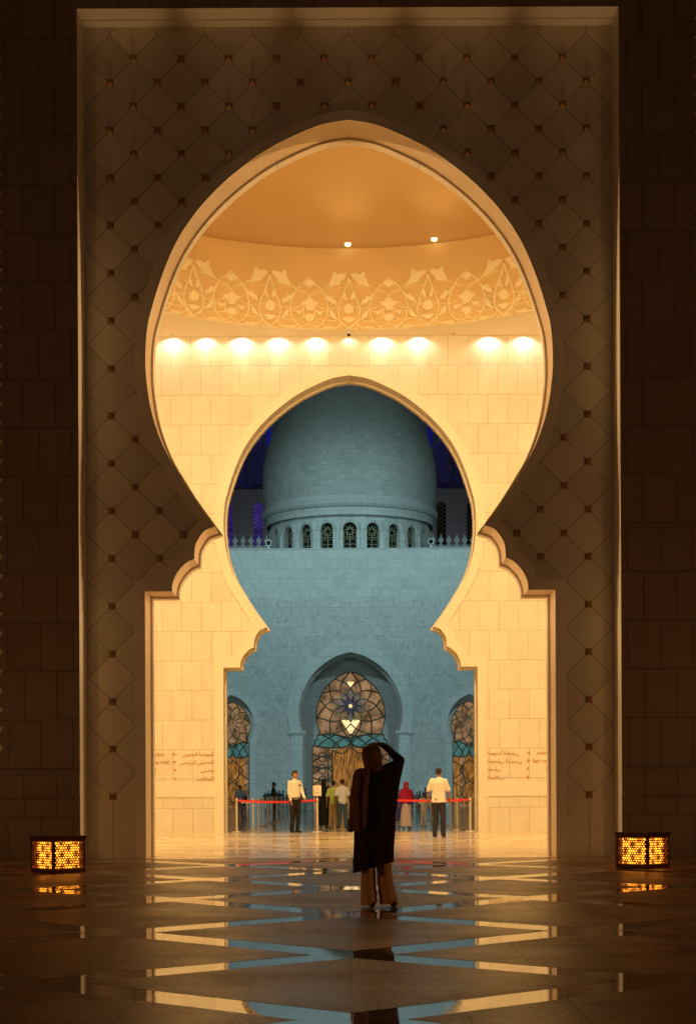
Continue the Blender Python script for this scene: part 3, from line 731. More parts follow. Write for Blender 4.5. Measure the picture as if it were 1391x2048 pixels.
def petal(cx, cz, ang, r0, r1, wd, y, k=5, f=None):
    d = Vector((math.cos(ang), math.sin(ang))); n = Vector((-d.y, d.x)); c = Vector((cx, cz)); out = []
    for i in range(k + 1):
        t = i / k; out.append(c + d * (r0 + (r1 - r0) * t) + n * wd * math.sin(math.pi * t ** .85))
    back = [c + d * (r0 + (r1 - r0) * (1 - i / k)) - n * wd * math.sin(math.pi * (1 - i / k) ** .85) for i in range(1, k)]
    return [(p.x, p.y) for p in out + back]
def stained(par_label, X, outline, fc, rs, zt, big, y, ztop):
    """arched screen of coloured glass held in curved tracery; fc = flower centre height"""
    t = tag(empty('stained_glass_screen', (X, y, 0)), par_label, 'window', 'stained glass portal screens')
    out = outline
    MB().prism(out, .10, .13).build('pane', M['glass_pink'], t)
    rim = MB(); ins = offset(out, -.08 if big else -.06); ins[0] = (ins[0][0], 0); ins[-1] = (ins[-1][0], 0)
    rim.prism(out + list(reversed(ins)), -.02, .09); rim.build('rim', M['tracery'], t)
    tr = MB(); w_ = .06 if big else .045; cnt = [0]
    xm = max(x for x, z in out)
    def inside(x, z):
        c = False; j = len(out) - 1
        for i in range(len(out)):
            a, b = out[i], out[j]
            if (a[1] > z) != (b[1] > z) and x < (b[0] - a[0]) * (z - a[1]) / (b[1] - a[1]) + a[0]: c = not c
            j = i
        return c
    def ln(pts, r=None, n=6):
        q = catmull(pts, n); run = []
        cnt[0] += 1
        for p in q + [None]:
            if p and inside(*p): run.append(p)
            else:
                if len(run) > 1: tr.tube([(a, .05 + .003 * (cnt[0] % 7), b) for a, b in run], r or w_, 5)
                run = []
    def sym(pts, r=None): ln(pts, r); ln([(-a, b) for a, b in pts], r)
    F = rs
    # flower
    pl = {'p': MB(), 'v': MB(), 'b': MB(), 'g': MB()}
    npet = 10
    for k in range(npet):
        a = math.pi / 2 + 2 * math.pi * (k + .5) / npet
        pl['g'].prism(petal(0, fc, a, .35 * F, 1.12 * F, .30 * F, 0), .082, .096)
    for k in range(npet):
        a = math.pi / 2 + 2 * math.pi * k / npet; L_ = 1.3 * F if k % 2 == 0 else 1.15 * F
        pp = petal(0, fc, a, .3 * F, L_, .24 * F, 0); (pl['v'] if k not in (4, 6) else pl['p']).prism(pp, .062 , .081); ln(pp + pp[:1], w_ * .6, 2)
    for k in range(npet):
        a = math.pi / 2 + 2 * math.pi * (k + .5) / npet
        pp = petal(0, fc, a, .08 * F, .72 * F, .12 * F, 0); pl['b'].prism(pp, .040, .061); ln(pp + pp[:1], w_ * .4, 2)
    if big: pl['g'].build('green_petals', M['glass_green'], t)
    pl['v'].build('outer_petals', M['glass_violet' if big else 'glass_pink'], t)
    pl['b'].build('inner_petals', M['glass_blue' if big else 'glass_pink'], t)
    if pl['p'].v: pl['p'].build('pink_petals', M['glass_pink'], t)
    MB().prism([(.09 * F * math.cos(R(36 * k)) * (1 if k % 2 else 2), fc + .09 * F * math.sin(R(36 * k)) * (1 if k % 2 else 2)) for k in range(10)], .02, .039).build('flower_heart', M['glass_amber' if big else 'glass_gold'], t)
    # web of arcs round the flower
    for k in range(10):
        a = math.pi / 2 + 2 * math.pi * k / 10
        for s in (-1, 1):
            p0 = (1.25 * F * math.cos(a), fc + 1.25 * F * math.sin(a)); a1 = a + s * R(16); a2 = a + s * R(38)
            ln([p0, (1.75 * F * math.cos(a1), fc + 1.75 * F * math.sin(a1)), (2.6 * F * math.cos(a2), fc + 2.6 * F * math.sin(a2))])
    # teal band
    hb = .55 if big else .62
    tb = [(-xm, zt + hb * .6), (-xm * .7, zt + hb), (-xm * .35, zt + hb * .9), (0, zt + hb * .45), (xm * .35, zt + hb * .9), (xm * .7, zt + hb), (xm, zt + hb * .6),
          (xm, zt - hb * .7), (xm * .6, zt - hb * .95), (xm * .2, zt - hb * .9), (0, zt - hb * .55), (-xm * .2, zt - hb * .9), (-xm * .6, zt - hb * .95), (-xm, zt - hb * .7)]
    tb = [(max(-xm * .86, min(xm * .86, a)) if b > zt else a, b) for a, b in tb]
    MB().prism(tb, .080, .098).build('teal_band', M['glass_teal'], t)
    sym([(0, zt + hb * .45), (xm * .35, zt + hb * .9), (xm * .7, zt + hb), (xm * .95, zt + hb * .8)], w_ * 1.2)
    sym([(0, zt - hb * .55), (xm * .2, zt - hb * .9), (xm * .6, zt - hb * .95), (xm * .98, zt - hb * .6)], w_ * 1.2)
    for s in (-1, 1):
        for x0 in (-.75, -.35, 0, .4):
            ln([(s * xm * x0, zt + hb * .95), (s * xm * (x0 + .28), zt + hb * .1), (s * xm * (x0 + .48), zt - hb * .95)])
    # lower lights
    zb = zt - hb
    if big:
        xd = 1.5
        MB().prism([(-xd, .02), (xd, .02), (xd, zb - .25), (0, zb + .05), (-xd, zb - .25)], .075, .097).build('golden_door', M['glass_gold'], t)
        sym([(xd, 0), (xd, 1), (xd, 2), (xd, zb - .2)], w_); sym([(0, zb + .1), (.7, zb - .45), (xd, zb - .15)], w_)
        for k in range(5):
            z0 = zb - .4 - k * .95
            for s in (-1, 1):
                ln([(s * xd, z0), (s * (xd + .5), z0 - .35), (s * xm, z0 - .1)]); ln([(s * xd, z0 - .6), (s * (xd + .6), z0 - .2), (s * xm, z0 - .75)])
                c = (s * (xd + .8), z0 - .35); ln([(c[0] + .32 * math.cos(R(q)), c[1] + .38 * math.sin(R(q))) for q in range(0, 361, 45)], w_ * .8, 3)
        sym([(xd + .35, 0), (xd + .35, 1.2), (xd + .35, 2.5), (xd + .3, zb)], w_ * .8)
    else:
        MB().prism([(-1.2, .02), (-.75, .02), (-.75, zb), (-1.2, zb)] , .06, .097).build('golden_panel', M['glass_gold'], t)
        MB().prism([(-.45, .02), (.95, .02), (.9, zb), (-.35, zb)], .06, .097).build('golden_panel', M['glass_gold'], t)
        for z0 in (zb - .2, zb - 1.9, zb - 3.6):
            sym([(0, z0), (.75, z0 - .8), (0, z0 - 1.7)]); sym([(xm, z0), (.45, z0 - .8), (xm, z0 - 1.7)]); sym([(.2, z0 + .2), (.55, z0 - .8), (.2, z0 - 2)], w_ * .7)
    tr.build('tracery', M['tracery'], t)
    return t
stained('great arched stained glass portal with ten petal flower and golden door behind the crowd', 0, G, 8.15, 1.15, 5.3, True, DF + 2.0, 10.95)
stained('narrow arched stained glass window at the left edge of the courtyard view', -XSD, GS, 6.75, .78, 4.55, False, DF + .75, 8.4)
stained('narrow arched stained glass window at the right edge of the courtyard view', XSD, GS, 6.75, .78, 4.55, False, DF + .75, 8.4)
# lit prayer hall behind the glass
ph = MB(); ph.box(-14, 14, DF + 9, DF + 9.2, 0, 14); o = ph.build('prayer_hall_wall', M['prayer']); tag(o, 'warm glowing rear wall of the prayer hall behind the stained glass', 'wall')
for z0, k, lb in ((6.6, 1.0, 'large crystal chandelier glowing behind the portal glass just above the teal band'), (10.0, .38, 'small bright chandelier near the top of the portal glass')):
    ch = tag(empty('chandelier', (0, DF + 3.2, z0)), lb, 'chandelier', 'chandeliers behind the portal glass')
    for i in range(7):
        r = (.78 - .105 * i) * k; zc = (-.16 * i + .4) * k
        b_ = MB(); b_.lathe([(r - .05 * k + .05 * k * math.cos(R(45 * q)), zc + .06 * k * math.sin(R(45 * q))) for q in range(9)], 0, 0, 24); b_.build('crystal_tier', M['chand'], ch)
    MB().tube([(0, 0, -.5 * k), (0, 0, 2.2 * k)], .03, 6).build('stem', M['gold'], ch)

# parapet merlons and floodlights on the facade roof
def merlon(mb):
    mb.prism([(-.30, 0), (.30, 0), (.30, .12), (.12, .20), (.08, .30), (.24, .55), (.20, .66), (.06, .80), (.0, 1.15), (-.06, .80), (-.20, .66), (-.24, .55), (-.08, .30), (-.12, .20), (-.30, .12)], -.08, .08)
    return mb
for s in (-1, 1):
    pr = tag(empty('parapet', (0, 134, 20.3)), 'pierced marble parapet with pointed merlons on the roof %s of the dome' % ('left' if s < 0 else 'right'), 'parapet', 'parapets beside the dome')
    x0, x1 = sorted((s * 6.6, s * 20)); MB().box(x0, x1, -.15, .15, 0, 1.35).build('base', M['merlon'], pr)
    mm = None
    for k in range(16):
        xx = s * (6.95 + .66 * k)
        if mm is None: mm = merlon(MB()).build('merlon', M['merlon'], pr); mm.location = (xx, 0, 1.351)
        else: c = mm.copy(); C.objects.link(c); c.parent = pr; c.location = (xx, 0, 1.351)
for px, py, sd in ((537, 1086, 'left'), (861, 1083, 'right')):
    x, z = P(px, py, 128.4)
    t = tag(empty('floodlight', (x, 128.4, 20.681)), 'small square floodlight on the facade roof edge %s of the dome' % sd, 'floodlight', 'floodlights on the facade roof')
    h = z - 20.681
    MB().box(-.22, .22, -.08, .12, h - .24, h + .22).build('housing', M['facade_trim'], t)
    MB().box(-.15, .15, -.10, -.0805, h - .17, h + .15).build('lens', M['dark_glass'], t)
    MB().box(-.06, .06, -.03, .05, 0, h - .241).build('stand', M['facade_trim'], t)

# small dome on a drum of arched windows
DX, DY = 0, 139.5
dome = tag(empty('marble_dome', (DX, DY, 0)), 'large pale onion dome on an arcaded drum behind the facade', 'dome')
prof = [(7.2, 24.10), (7.28, 24.12), (7.28, 24.75), (7.40, 24.78), (7.5, 24.85), (7.62, 25.02), (7.66, 25.2), (7.60, 25.38), (7.42, 25.46), (7.36, 25.6), (7.30, 25.75)]
MB().lathe(prof, 0, 0, 128, ur=7.5).build('cornice', M['facade_trim'], dome, smooth=False)
dpf = catmull([(7.30, 25.75), (7.42, 26.3), (7.54, 27.5), (7.5, 29.1), (7.17, 30.9), (6.54, 32.6), (5.71, 34.1), (4.6, 35.5), (3.3, 36.8), (2.0, 37.8), (.9, 38.6), (.3, 39.5), (.05, 40.6)], 5)
MB().lathe(dpf, 0, 0, 128, ur=7.0).build('shell', M['dome'], dome, smooth=True)
bw = 2 * 6.9 * math.tan(math.pi / 22) ; hw = .56
arc = [(-hw, 20.3), (-hw, 23.0)] + [(hw * math.cos(math.pi - math.pi * k / 12), 23.0 + hw * math.sin(math.pi * k / 12)) for k in range(1, 12)] + [(hw, 23.0), (hw, 20.3)]
oh = .74
dw = MB(); hood = MB()
for k in range(22):
    a = -math.pi / 2 + 2 * math.pi * k / 22
    def f(x, y, z, a=a):   # y outward radius
        return (math.cos(a) * y - math.sin(a) * x, math.sin(a) * y + math.cos(a) * x, z)
    dw.prism([(-bw / 2, 20.3)] + arc + [(bw / 2, 20.3), (bw / 2, 24.12), (-bw / 2, 24.12)], 6.45, 6.9, f)
    ho = [(-oh, 22.9), (-oh, 23.05)] + [(oh * math.cos(math.pi - math.pi * q / 12), 23.05 + oh * math.sin(math.pi * q / 12)) for q in range(1, 12)] + [(oh, 23.05), (oh, 22.9)]
    hi = [(x * .86, z if i in (0, len(ho) - 1) else 23.05 + (z - 23.05) * .86) for i, (x, z) in enumerate(ho)]
    hood.prism(ho + list(reversed(hi)), 6.901, 6.98, f)
    # colonette between bays
    hood.prism([(-bw / 2 - .10, 20.3), (-bw / 2 + .10, 20.3), (-bw / 2 + .13, 22.9), (-bw / 2 + .34, 23.7), (-bw / 2 - .34, 23.7), (-bw / 2 - .13, 22.9)], 6.905, 7.0 , f)
dw.build('drum_wall', M['facade_trim'], dome); hood.build('arcade_mouldings', M['facade_trim'], dome)
w0 = None
for k in range(22):
    a = 2 * math.pi * k / 22
    if w0 is None:
        w0 = MB().prism([(x, z) for x, z in arc], -6.44, -6.40).build('window', M['dark_glass'], dome)
        t_ = MB()
        def ln2(pts, r=.03): t_.tube([(x, -6.47, z) for x, z in pts], r, 5)
        for i in range(5):
            ang = R(90 + 72 * i); c = (0, 22.85)
            ln2([(c[0] + .45 * math.cos(ang), c[1] + .45 * math.sin(ang)), (c[0] + .18 * math.cos(ang + R(36)), c[1] + .18 * math.sin(ang + R(36))), (c[0] + .45 * math.cos(ang + R(72)), c[1] + .45 * math.sin(ang + R(72)))])
            ln2([(c[0] + .18 * math.cos(ang + R(36)), c[1] + .18 * math.sin(ang + R(36))), (c[0] + .5 * math.cos(ang + R(36)), c[1] + .5 * math.sin(ang + R(36)))])
        for z in (20.9, 21.3, 21.7, 22.1): ln2([(-.48, z), (-.25, z + .12), (0, z), (.25, z + .12), (.48, z)], .024)
        ln2([(0, 20.4), (0, 22.3)], .03); ln2([(-.48, 22.35), (.48, 22.35)], .03); ln2([(-.5, 20.4), (-.5, 22.9)], .025); ln2([(.5, 20.4), (.5, 22.9)], .025)
        trc = t_.build('lattice', M['brass_lattice'], w0)
    else:
        c = w0.copy(); C.objects.link(c); c.parent = dome; c.rotation_euler.z = a
        d = trc.copy(); C.objects.link(d); d.parent = c

# rear block with tall windows, and the great drum with blue light
rb = tag(empty('rear_block', (0, 156, 0)), 'dim rear wall with tall latticed windows behind the dome, violet on the left', 'building')
whp = lambda xc: [(xc - .45, 24), (xc - .45, 29.0)] + [(xc + .45 * math.cos(math.pi - math.pi * k / 10), 29.0 + .45 * math.sin(math.pi * k / 10)) for k in range(1, 10)] + [(xc + .45, 29.0), (xc + .45, 24)]
xs = [-14.8, -11.85, -8.9, 8.9, 11.85, 14.8]
MB().prism(notch_wall(-40, 40, 30.7, [whp(x) for x in xs], z0=23.9), 0, .5).build('wall', M['dim_stone'], rb)
MB().box(-40, 40, 0, .6, 15, 23.899).build('lower_wall', M['dim_stone'], rb)
for x in xs:
    wd = MB().prism(whp(x), .35, .38).build('window', M['violet_glow'] if x < 0 else M['dark_glass'], rb)
    t_ = MB()
    for k in range(14):
        z = 24 + k * .4
        for s in (-1, 1): t_.tube([(x - .43 * s, .30 + .01 * s, z), (x + .43 * s, .30 + .01 * s, z + .55)], .022, 4)
    t_.build('lattice', plain('violet_lattice', (.25, .18, .5), .5) if x < 0 else M['brass_lattice'], wd)
MB().box(-40, 40, .6, 24, 30.2, 30.6).build('roof', M['dim_stone'], rb)
gd = tag(empty('great_drum', (0, 186, 0)), 'dark great drum with pilasters and deep blue lit slots behind the pale dome', 'tower')
RG = 14.5
MB().lathe([(RG + 3.5, 30), (RG + 3.5, 31.5), (RG + .3, 34.6), (RG, 34.8), (RG - .6, 34.9), (RG - .6, 60), (.1, 66)], 0, 0, 48).build('core', M['dim_stone'], gd)
NP = 28
for k in range(NP):
    a = -math.pi / 2 + 2 * math.pi * (k + .5) / NP
    if math.sin(a) > .2: continue
    def f(x, y, z, a=a): return (math.cos(a) * y - math.sin(a) * x, math.sin(a) * y + math.cos(a) * x, z)
    MB().prism([(-.38, 34.9), (.38, 34.9), (.38, 55), (-.38, 55)], RG - .59, RG + .9, f).build('pilaster', M['dim_stone'], gd)
    a2 = a + math.pi / NP
    def g(x, y, z, a=a2): return (math.cos(a) * y - math.sin(a) * x, math.sin(a) * y + math.cos(a) * x, z)
    MB().prism([(-.24, 35.2), (.24, 35.2), (.24, 55), (-.24, 55)], RG - .58, RG - .4, g).build('window', M['blue_glow'], gd)

# ================================================================== lanterns
def lantern(px, py, rz, label):
    d = FPX * CAMH / (py - VY); x = P(px, py, d)[0]
    a = .585; hgt = .55
    # (px,py) is the corner nearest the camera
    cx = x; cy = d
    t = tag(empty('floor_lantern', (cx, cy, .004), rz), label, 'lantern', 'lit cube lanterns on the forecourt')
    # local frame: corner at origin, box spans +x*a, +y*a
    fr = MB()
    for (x0, y0) in ((0, 0), (a - .04, 0), (0, a - .04), (a - .04, a - .04)): fr.box(x0, x0 + .04, y0, y0 + .04, .03, hgt - .05)
    fr.box(0, a, 0, a, 0, .0295)
    for z in (.0305, hgt - .085):
        for q in ((.041, a - .041, .002, .04), (.041, a - .041, a - .04, a - .002)): fr.box(q[0], q[1], q[2], q[3], z, z + .034)
        for q in ((.041, a - .041, .002, .04), (.041, a - .041, a - .04, a - .002)): fr.box(q[2], q[3], q[0], q[1], z, z + .034)
    fr.build('frame', M['dark_metal'], t)
    MB().box(-.012, a + .012, -.012, a + .012, hgt - .0495, hgt).build('lid', M['dark_metal'], t)
    MB().box(.07, a - .07, .07, a - .07, .035, hgt - .09).build('glowing_core', M['lantern_glow'], t)
    w_, z0, z1 = a - .082, .066, hgt - .087
    def lat(f, k0):
        """pierced plate: a grid of cells, each with an eight sided hole"""
        m = MB(); nx, nz = 11, 11; gx, gz = w_ / nx, (z1 - z0) / nz
        for j in range(nz):
            odd = j % 2
            for i in range(nx - odd):
                u, z = .041 + gx * (i + .5 + .5 * odd), z0 + gz * (j + .5)
                tu, tv = (u - .041) / w_, (j + .5) / nz
                r = .37 + .15 * math.cos(4 * math.pi * tu) * math.cos(4 * math.pi * tv) - .08 * math.cos(8 * math.pi * tu)
                sqr = [(-1, -1), (0, -1), (1, -1), (1, 0), (1, 1), (0, 1), (-1, 1), (-1, 0)]
                out = [f(u + gx / 2 * q[0], .018, z + gz / 2 * q[1]) for q in sqr]; inn = []
                for k in range(8):
                    an = R(-135 + 45 * k); rr = min(.52, r) * (1.0 if k % 2 else .9)
                    inn.append(f(u + gx * rr * math.cos(an) * .93, .018, z + gz * rr * math.sin(an) * .93))
                m.add(out + inn, [(k, (k + 1) % 8, 8 + (k + 1) % 8, 8 + k) for k in range(8)])
            if odd:
                for u0, u1 in ((.041, .041 + gx / 2), (.041 + w_ - gx / 2, .041 + w_)):
                    m.add([f(u0, .018, z0 + gz * j), f(u1, .018, z0 + gz * j), f(u1, .018, z0 + gz * (j + 1)), f(u0, .018, z0 + gz * (j + 1))], [(0, 1, 2, 3)])
        return m
    for f in (lambda x, y, z: (x, y, z), lambda x, y, z: (x, a - y, z), lambda x, y, z: (y, x, z), lambda x, y, z: (a - y, x, z)):
        lat(f, 0).build('pierced_screen', M['dark_metal'], t, recalc=False)
    return t
# nearest corner towards the camera: rotate the box about it
lantern(106.5, 1745, R(45), 'glowing pierced cube lantern on the polished floor left of the arch')
lantern(1294.5, 1741, R(45), 'glowing pierced cube lantern on the polished floor right of the arch')

# ================================================================== barrier posts and belts
def post_mesh():
    t = empty('barrier_post')
    MB().lathe([(.001, 0), (.17, 0), (.17, .012), (.10, .03), (.035, .035)], 0, 0, 20).build('base', M['steel'], t, smooth=True)
    MB().lathe([(.034, .0351), (.034, .90)], 0, 0, 16).build('pole', M['steel'], t, smooth=True)
    MB().lathe([(.001, .901), (.045, .901), (.045, .985), (.035, 1.0), (.001, 1.0)], 0, 0, 16).build('belt_head', M['steel'], t, smooth=True)
    return t
pp0 = None
def put_post(x, y, label, group):
    global pp0
    if pp0 is None: pp0 = post_mesh(); c = pp0
    else:
        c = pp0.copy(); C.objects.link(c)
        for ch in list(pp0.children):
            d = ch.copy(); C.objects.link(d); d.parent = c
    c.location = (x, y, .004); tag(c, label, 'barrier post', group); return c
def belt(p, q, m, label, group, sag=.03, z=.945, hh=.032):
    pts = [Vector(p).lerp(Vector(q), i / 8) for i in range(9)]; mb = MB(); vs = []
    d = (Vector(q) - Vector(p)).normalized(); n = Vector((-d.y, d.x, 0)) * .004
    for i, p_ in enumerate(pts):
        zz = z - sag * 4 * (i / 8) * (1 - i / 8)
        vs += [(p_.x - n.x, p_.y - n.y, zz - hh), (p_.x - n.x, p_.y - n.y, zz + hh), (p_.x + n.x, p_.y + n.y, zz + hh), (p_.x + n.x, p_.y + n.y, zz - hh)]
    fs = []
    for i in range(8):
        for k in range(4): fs.append((i * 4 + k, i * 4 + (k + 1) % 4, i * 4 + 4 + (k + 1) % 4, i * 4 + 4 + k))
    o = mb.add(vs, fs).build('barrier_belt', m); tag(o, label, 'belt', group); return o
YB = 47.35
FP = [(-3.38, 'front barrier post at the left end of the red belt beside the arch jamb'), (-1.0, 'front barrier post carrying the small notice card'),
      (1.12, 'front barrier post hidden behind the woman in black'), (3.52, 'front barrier post at the right end of the red belt')]
for x, lb in FP: put_post(x, YB, lb, 'front barrier posts')
belt((-3.33, YB, 0), (-1.05, YB, 0), M['red_belt'], 'red belt stretched behind the guard left of the notice', 'red barrier belts', .05)
belt((1.17, YB, 0), (3.47, YB, 0), M['red_belt'], 'red belt stretched behind the man in the white shirt', 'red barrier belts', .03)
words = ['nearest', 'second', 'third', 'fourth', 'fifth', 'sixth', 'seventh', 'eighth', 'ninth', 'tenth', 'eleventh', 'twelfth', 'thirteenth', 'fourteenth']
rows = [(-2.98, [48.6, 51.2, 54.2, 57.2, 60.5, 64.2, 68.2, 72.5, 77, 82, 88, 95, 103, 112], 'left'), (3.28, [49.5, 52.6, 56.2, 60.5, 65.5, 72, 80, 90, 102], 'right')]
for x, ys, sd in rows:
    for i, y in enumerate(ys): put_post(x, y, '%s steel barrier post of the %s queue line across the courtyard' % (words[i], sd), 'queue line posts')
    for i in range(len(ys) - 1):
        belt((x, ys[i] + .05, 0), (x, ys[i + 1] - .05, 0), M['grey_belt'], 'grey belt after the %s post of the %s queue line' % (words[i], sd), 'grey queue belts', .03)
b3 = belt((-3.30, 48.0, 0), (-2.98, 48.55, 0), M['grey_belt'], 'short grey belt joining the left post to the queue line', 'grey queue belts', .01, .9)
# notice card on the post
nc = tag(empty('notice_card', (-1.0, YB - .01, 1.0)), 'small white notice card on top of a barrier post', 'sign')
MB().box(-.012, .012, -.004, .004, .005, .07).build('clip', M['steel'], nc)
MB().box(-.125, .125, -.012, .012, .071, .39).build('frame', M['steel'], nc)
MB().box(-.115, .115, -.0155, -.0125, .082, .38).build('card', M['paper'], nc)
k_ = MB()
for i, (z, w_) in enumerate(((.30, .03), (.25, .05), (.24, .012), (.17, .055), (.155, .04))): k_.box(-w_, w_, -.0175, -.016, z, z + .008)
k_.box(-.10, -.085, -.0175, -.016, .12, .30)
k_.build('print', M['ink'], nc)

# ================================================================== people
def hullpiece(mb, balls, sub=2):
    bm = bmesh.new()
    for b in balls:
        c, r = b[0], b[1]; r = (r, r, r) if isinstance(r, (int, float)) else r
        mt = Matrix.Translation(Vector(c)) @ (Matrix.Rotation(b[2], 4, 'Y') if len(b) > 2 else Matrix()) @ Matrix.Diagonal((*r, 1))
        bmesh.ops.create_icosphere(bm, subdivisions=sub, radius=1, matrix=mt)
    if len(balls) > 1:
        res = bmesh.ops.convex_hull(bm, input=bm.verts)
        bmesh.ops.delete(bm, geom=list({g for g in res['geom_interior'] + res['geom_unused'] if isinstance(g, bmesh.types.BMVert)}), context='VERTS')
    bm.verts.ensure_lookup_table(); bm.verts.index_update()
    mb.add([v.co[:] for v in bm.verts], [[v.index for v in f.verts] for f in bm.faces]); bm.free()
def chain(mb, pts):
    for a, b in zip(pts, pts[1:]): hullpiece(mb, [a, b])
def remesh(mb, name, m, parent, voxel, it=4, wr=0, wf=9, seed=0):
    o = mb.build(name, m, parent, smooth=True)
    md = o.modifiers.new('r', 'REMESH'); md.mode = 'VOXEL'; md.voxel_size = voxel; md.use_smooth_shade = True
    if it: s = o.modifiers.new('s', 'SMOOTH'); s.iterations = it; s.factor = .5
    bpy.context.view_layer.update()
    me = bpy.data.meshes.new_from_object(o.evaluated_get(bpy.context.evaluated_depsgraph_get()))
    old = o.data; o.modifiers.clear(); o.data = me; me.name = name; bpy.data.meshes.remove(old)
    if wr:
        for v in me.vertices:
            q = Vector((v.co.x * wf, v.co.y * wf, v.co.z * wf * .45 + seed)); v.co += v.normal * wr * noise.noise(q)
    me.polygons.foreach_set('use_smooth', [True] * len(me.polygons))
    if not me.materials: me.materials.append(m)
    return o
def V(*a): return Vector(a)
def hand(mb, wrist, d, n, side, curl=.5, s=1.0):
    """palm + four unequal fingers + thumb; d = direction of the hand, n = palm normal, side = thumb side (+1/-1)"""
    d = V(*d).normalized(); n = V(*n).normalized(); t = d.cross(n).normalized() * side; w0 = V(*wrist)
    palm = w0 + d * .075 * s
    hullpiece(mb, [(w0 + t * .012 * s, .020 * s), (w0 - t * .012 * s, .020 * s), (palm + t * .028 * s, .0135 * s), (palm - t * .030 * s, .0125 * s)], 1)
    for i, (off, L) in enumerate(((.029, .070), (.010, .080), (-.010, .074), (-.029, .058))):
        p = palm + t * off * s; dd = d.copy(); r = .0085 * s
        for k, f in enumerate((.42, .32, .26)):
            ang = curl * (.35 + .3 * k) + .05 * i
            dd = (dd * math.cos(ang) + n * math.sin(ang)).normalized(); q = p + dd * L * f * s
            hullpiece(mb, [(p, r), (q, r * .88)], 1); p = q; r *= .88
    p = w0 + d * .025 * s + t * .025 * s; q = p + (d * .6 + t * .75 + n * .25).normalized() * .038 * s
    q2 = q + (d * .85 + t * .3 + n * .3).normalized() * .032 * s
    hullpiece(mb, [(p, .013 * s), (q, .010 * s)], 1); hullpiece(mb, [(q, .010 * s), (q2, .0085 * s)], 1)
SK = {k: plain('skin_' + k, c, .55, noise_amt=.06) for k, c in (('tan', (.42, .20, .11)), ('brown', (.25, .11, .055)))}
_m = {}
def cloth(name, c, rough=.85):
    if name not in _m: _m[name] = plain('cloth_' + name, c, rough, noise_amt=.12, scale=14, bump=.25, bscale=120, spec=.2)
    return _m[name]
HAIR = plain('black_hair', (.012, .010, .009), .6, bump=.5, bscale=150)
SHOE = plain('shoe_leather', (.03, .018, .012), .35)
def head(mb, c, turn=0, nod=0, s=1.0):
    """head with nose, brow, jaw, ears; faces -y when turn = 0"""
    c = V(*c); M_ = Matrix.Rotation(turn, 3, 'Z') @ Matrix.Rotation(nod, 3, 'X')
    f = lambda x, y, z: c + M_ @ V(x, y, z) * s
    mb_l = MB()
    hullpiece(mb_l, [((0, .012, .02), (.073, .088, .09)), ((0, .0, -.03), (.060, .070, .07)), ((0, -.05, -.085), (.030, .025, .022)), ((0, .03, -.03), (.062, .06, .06))])
    hullpiece(mb_l, [((0, -.088, .012), (.010, .008, .012)), ((0, -.108, -.028), (.014, .013, .011))], 1)
    hullpiece(mb_l, [((-.03, -.078, .03), (.022, .010, .008)), ((.03, -.078, .03), (.022, .010, .008))], 1)
    hullpiece(mb_l, [((-.014, -.092, -.058), (.012, .008, .007)), ((.014, -.092, -.058), (.012, .008, .007))], 1)
    for sx in (-1, 1): hullpiece(mb_l, [((sx * .077, .01, .012), (.010, .018, .024)), ((sx * .074, .005, -.02), (.008, .012, .014))], 1)
    mb.add([f(*v) for v in mb_l.v], mb_l.f)
    return f
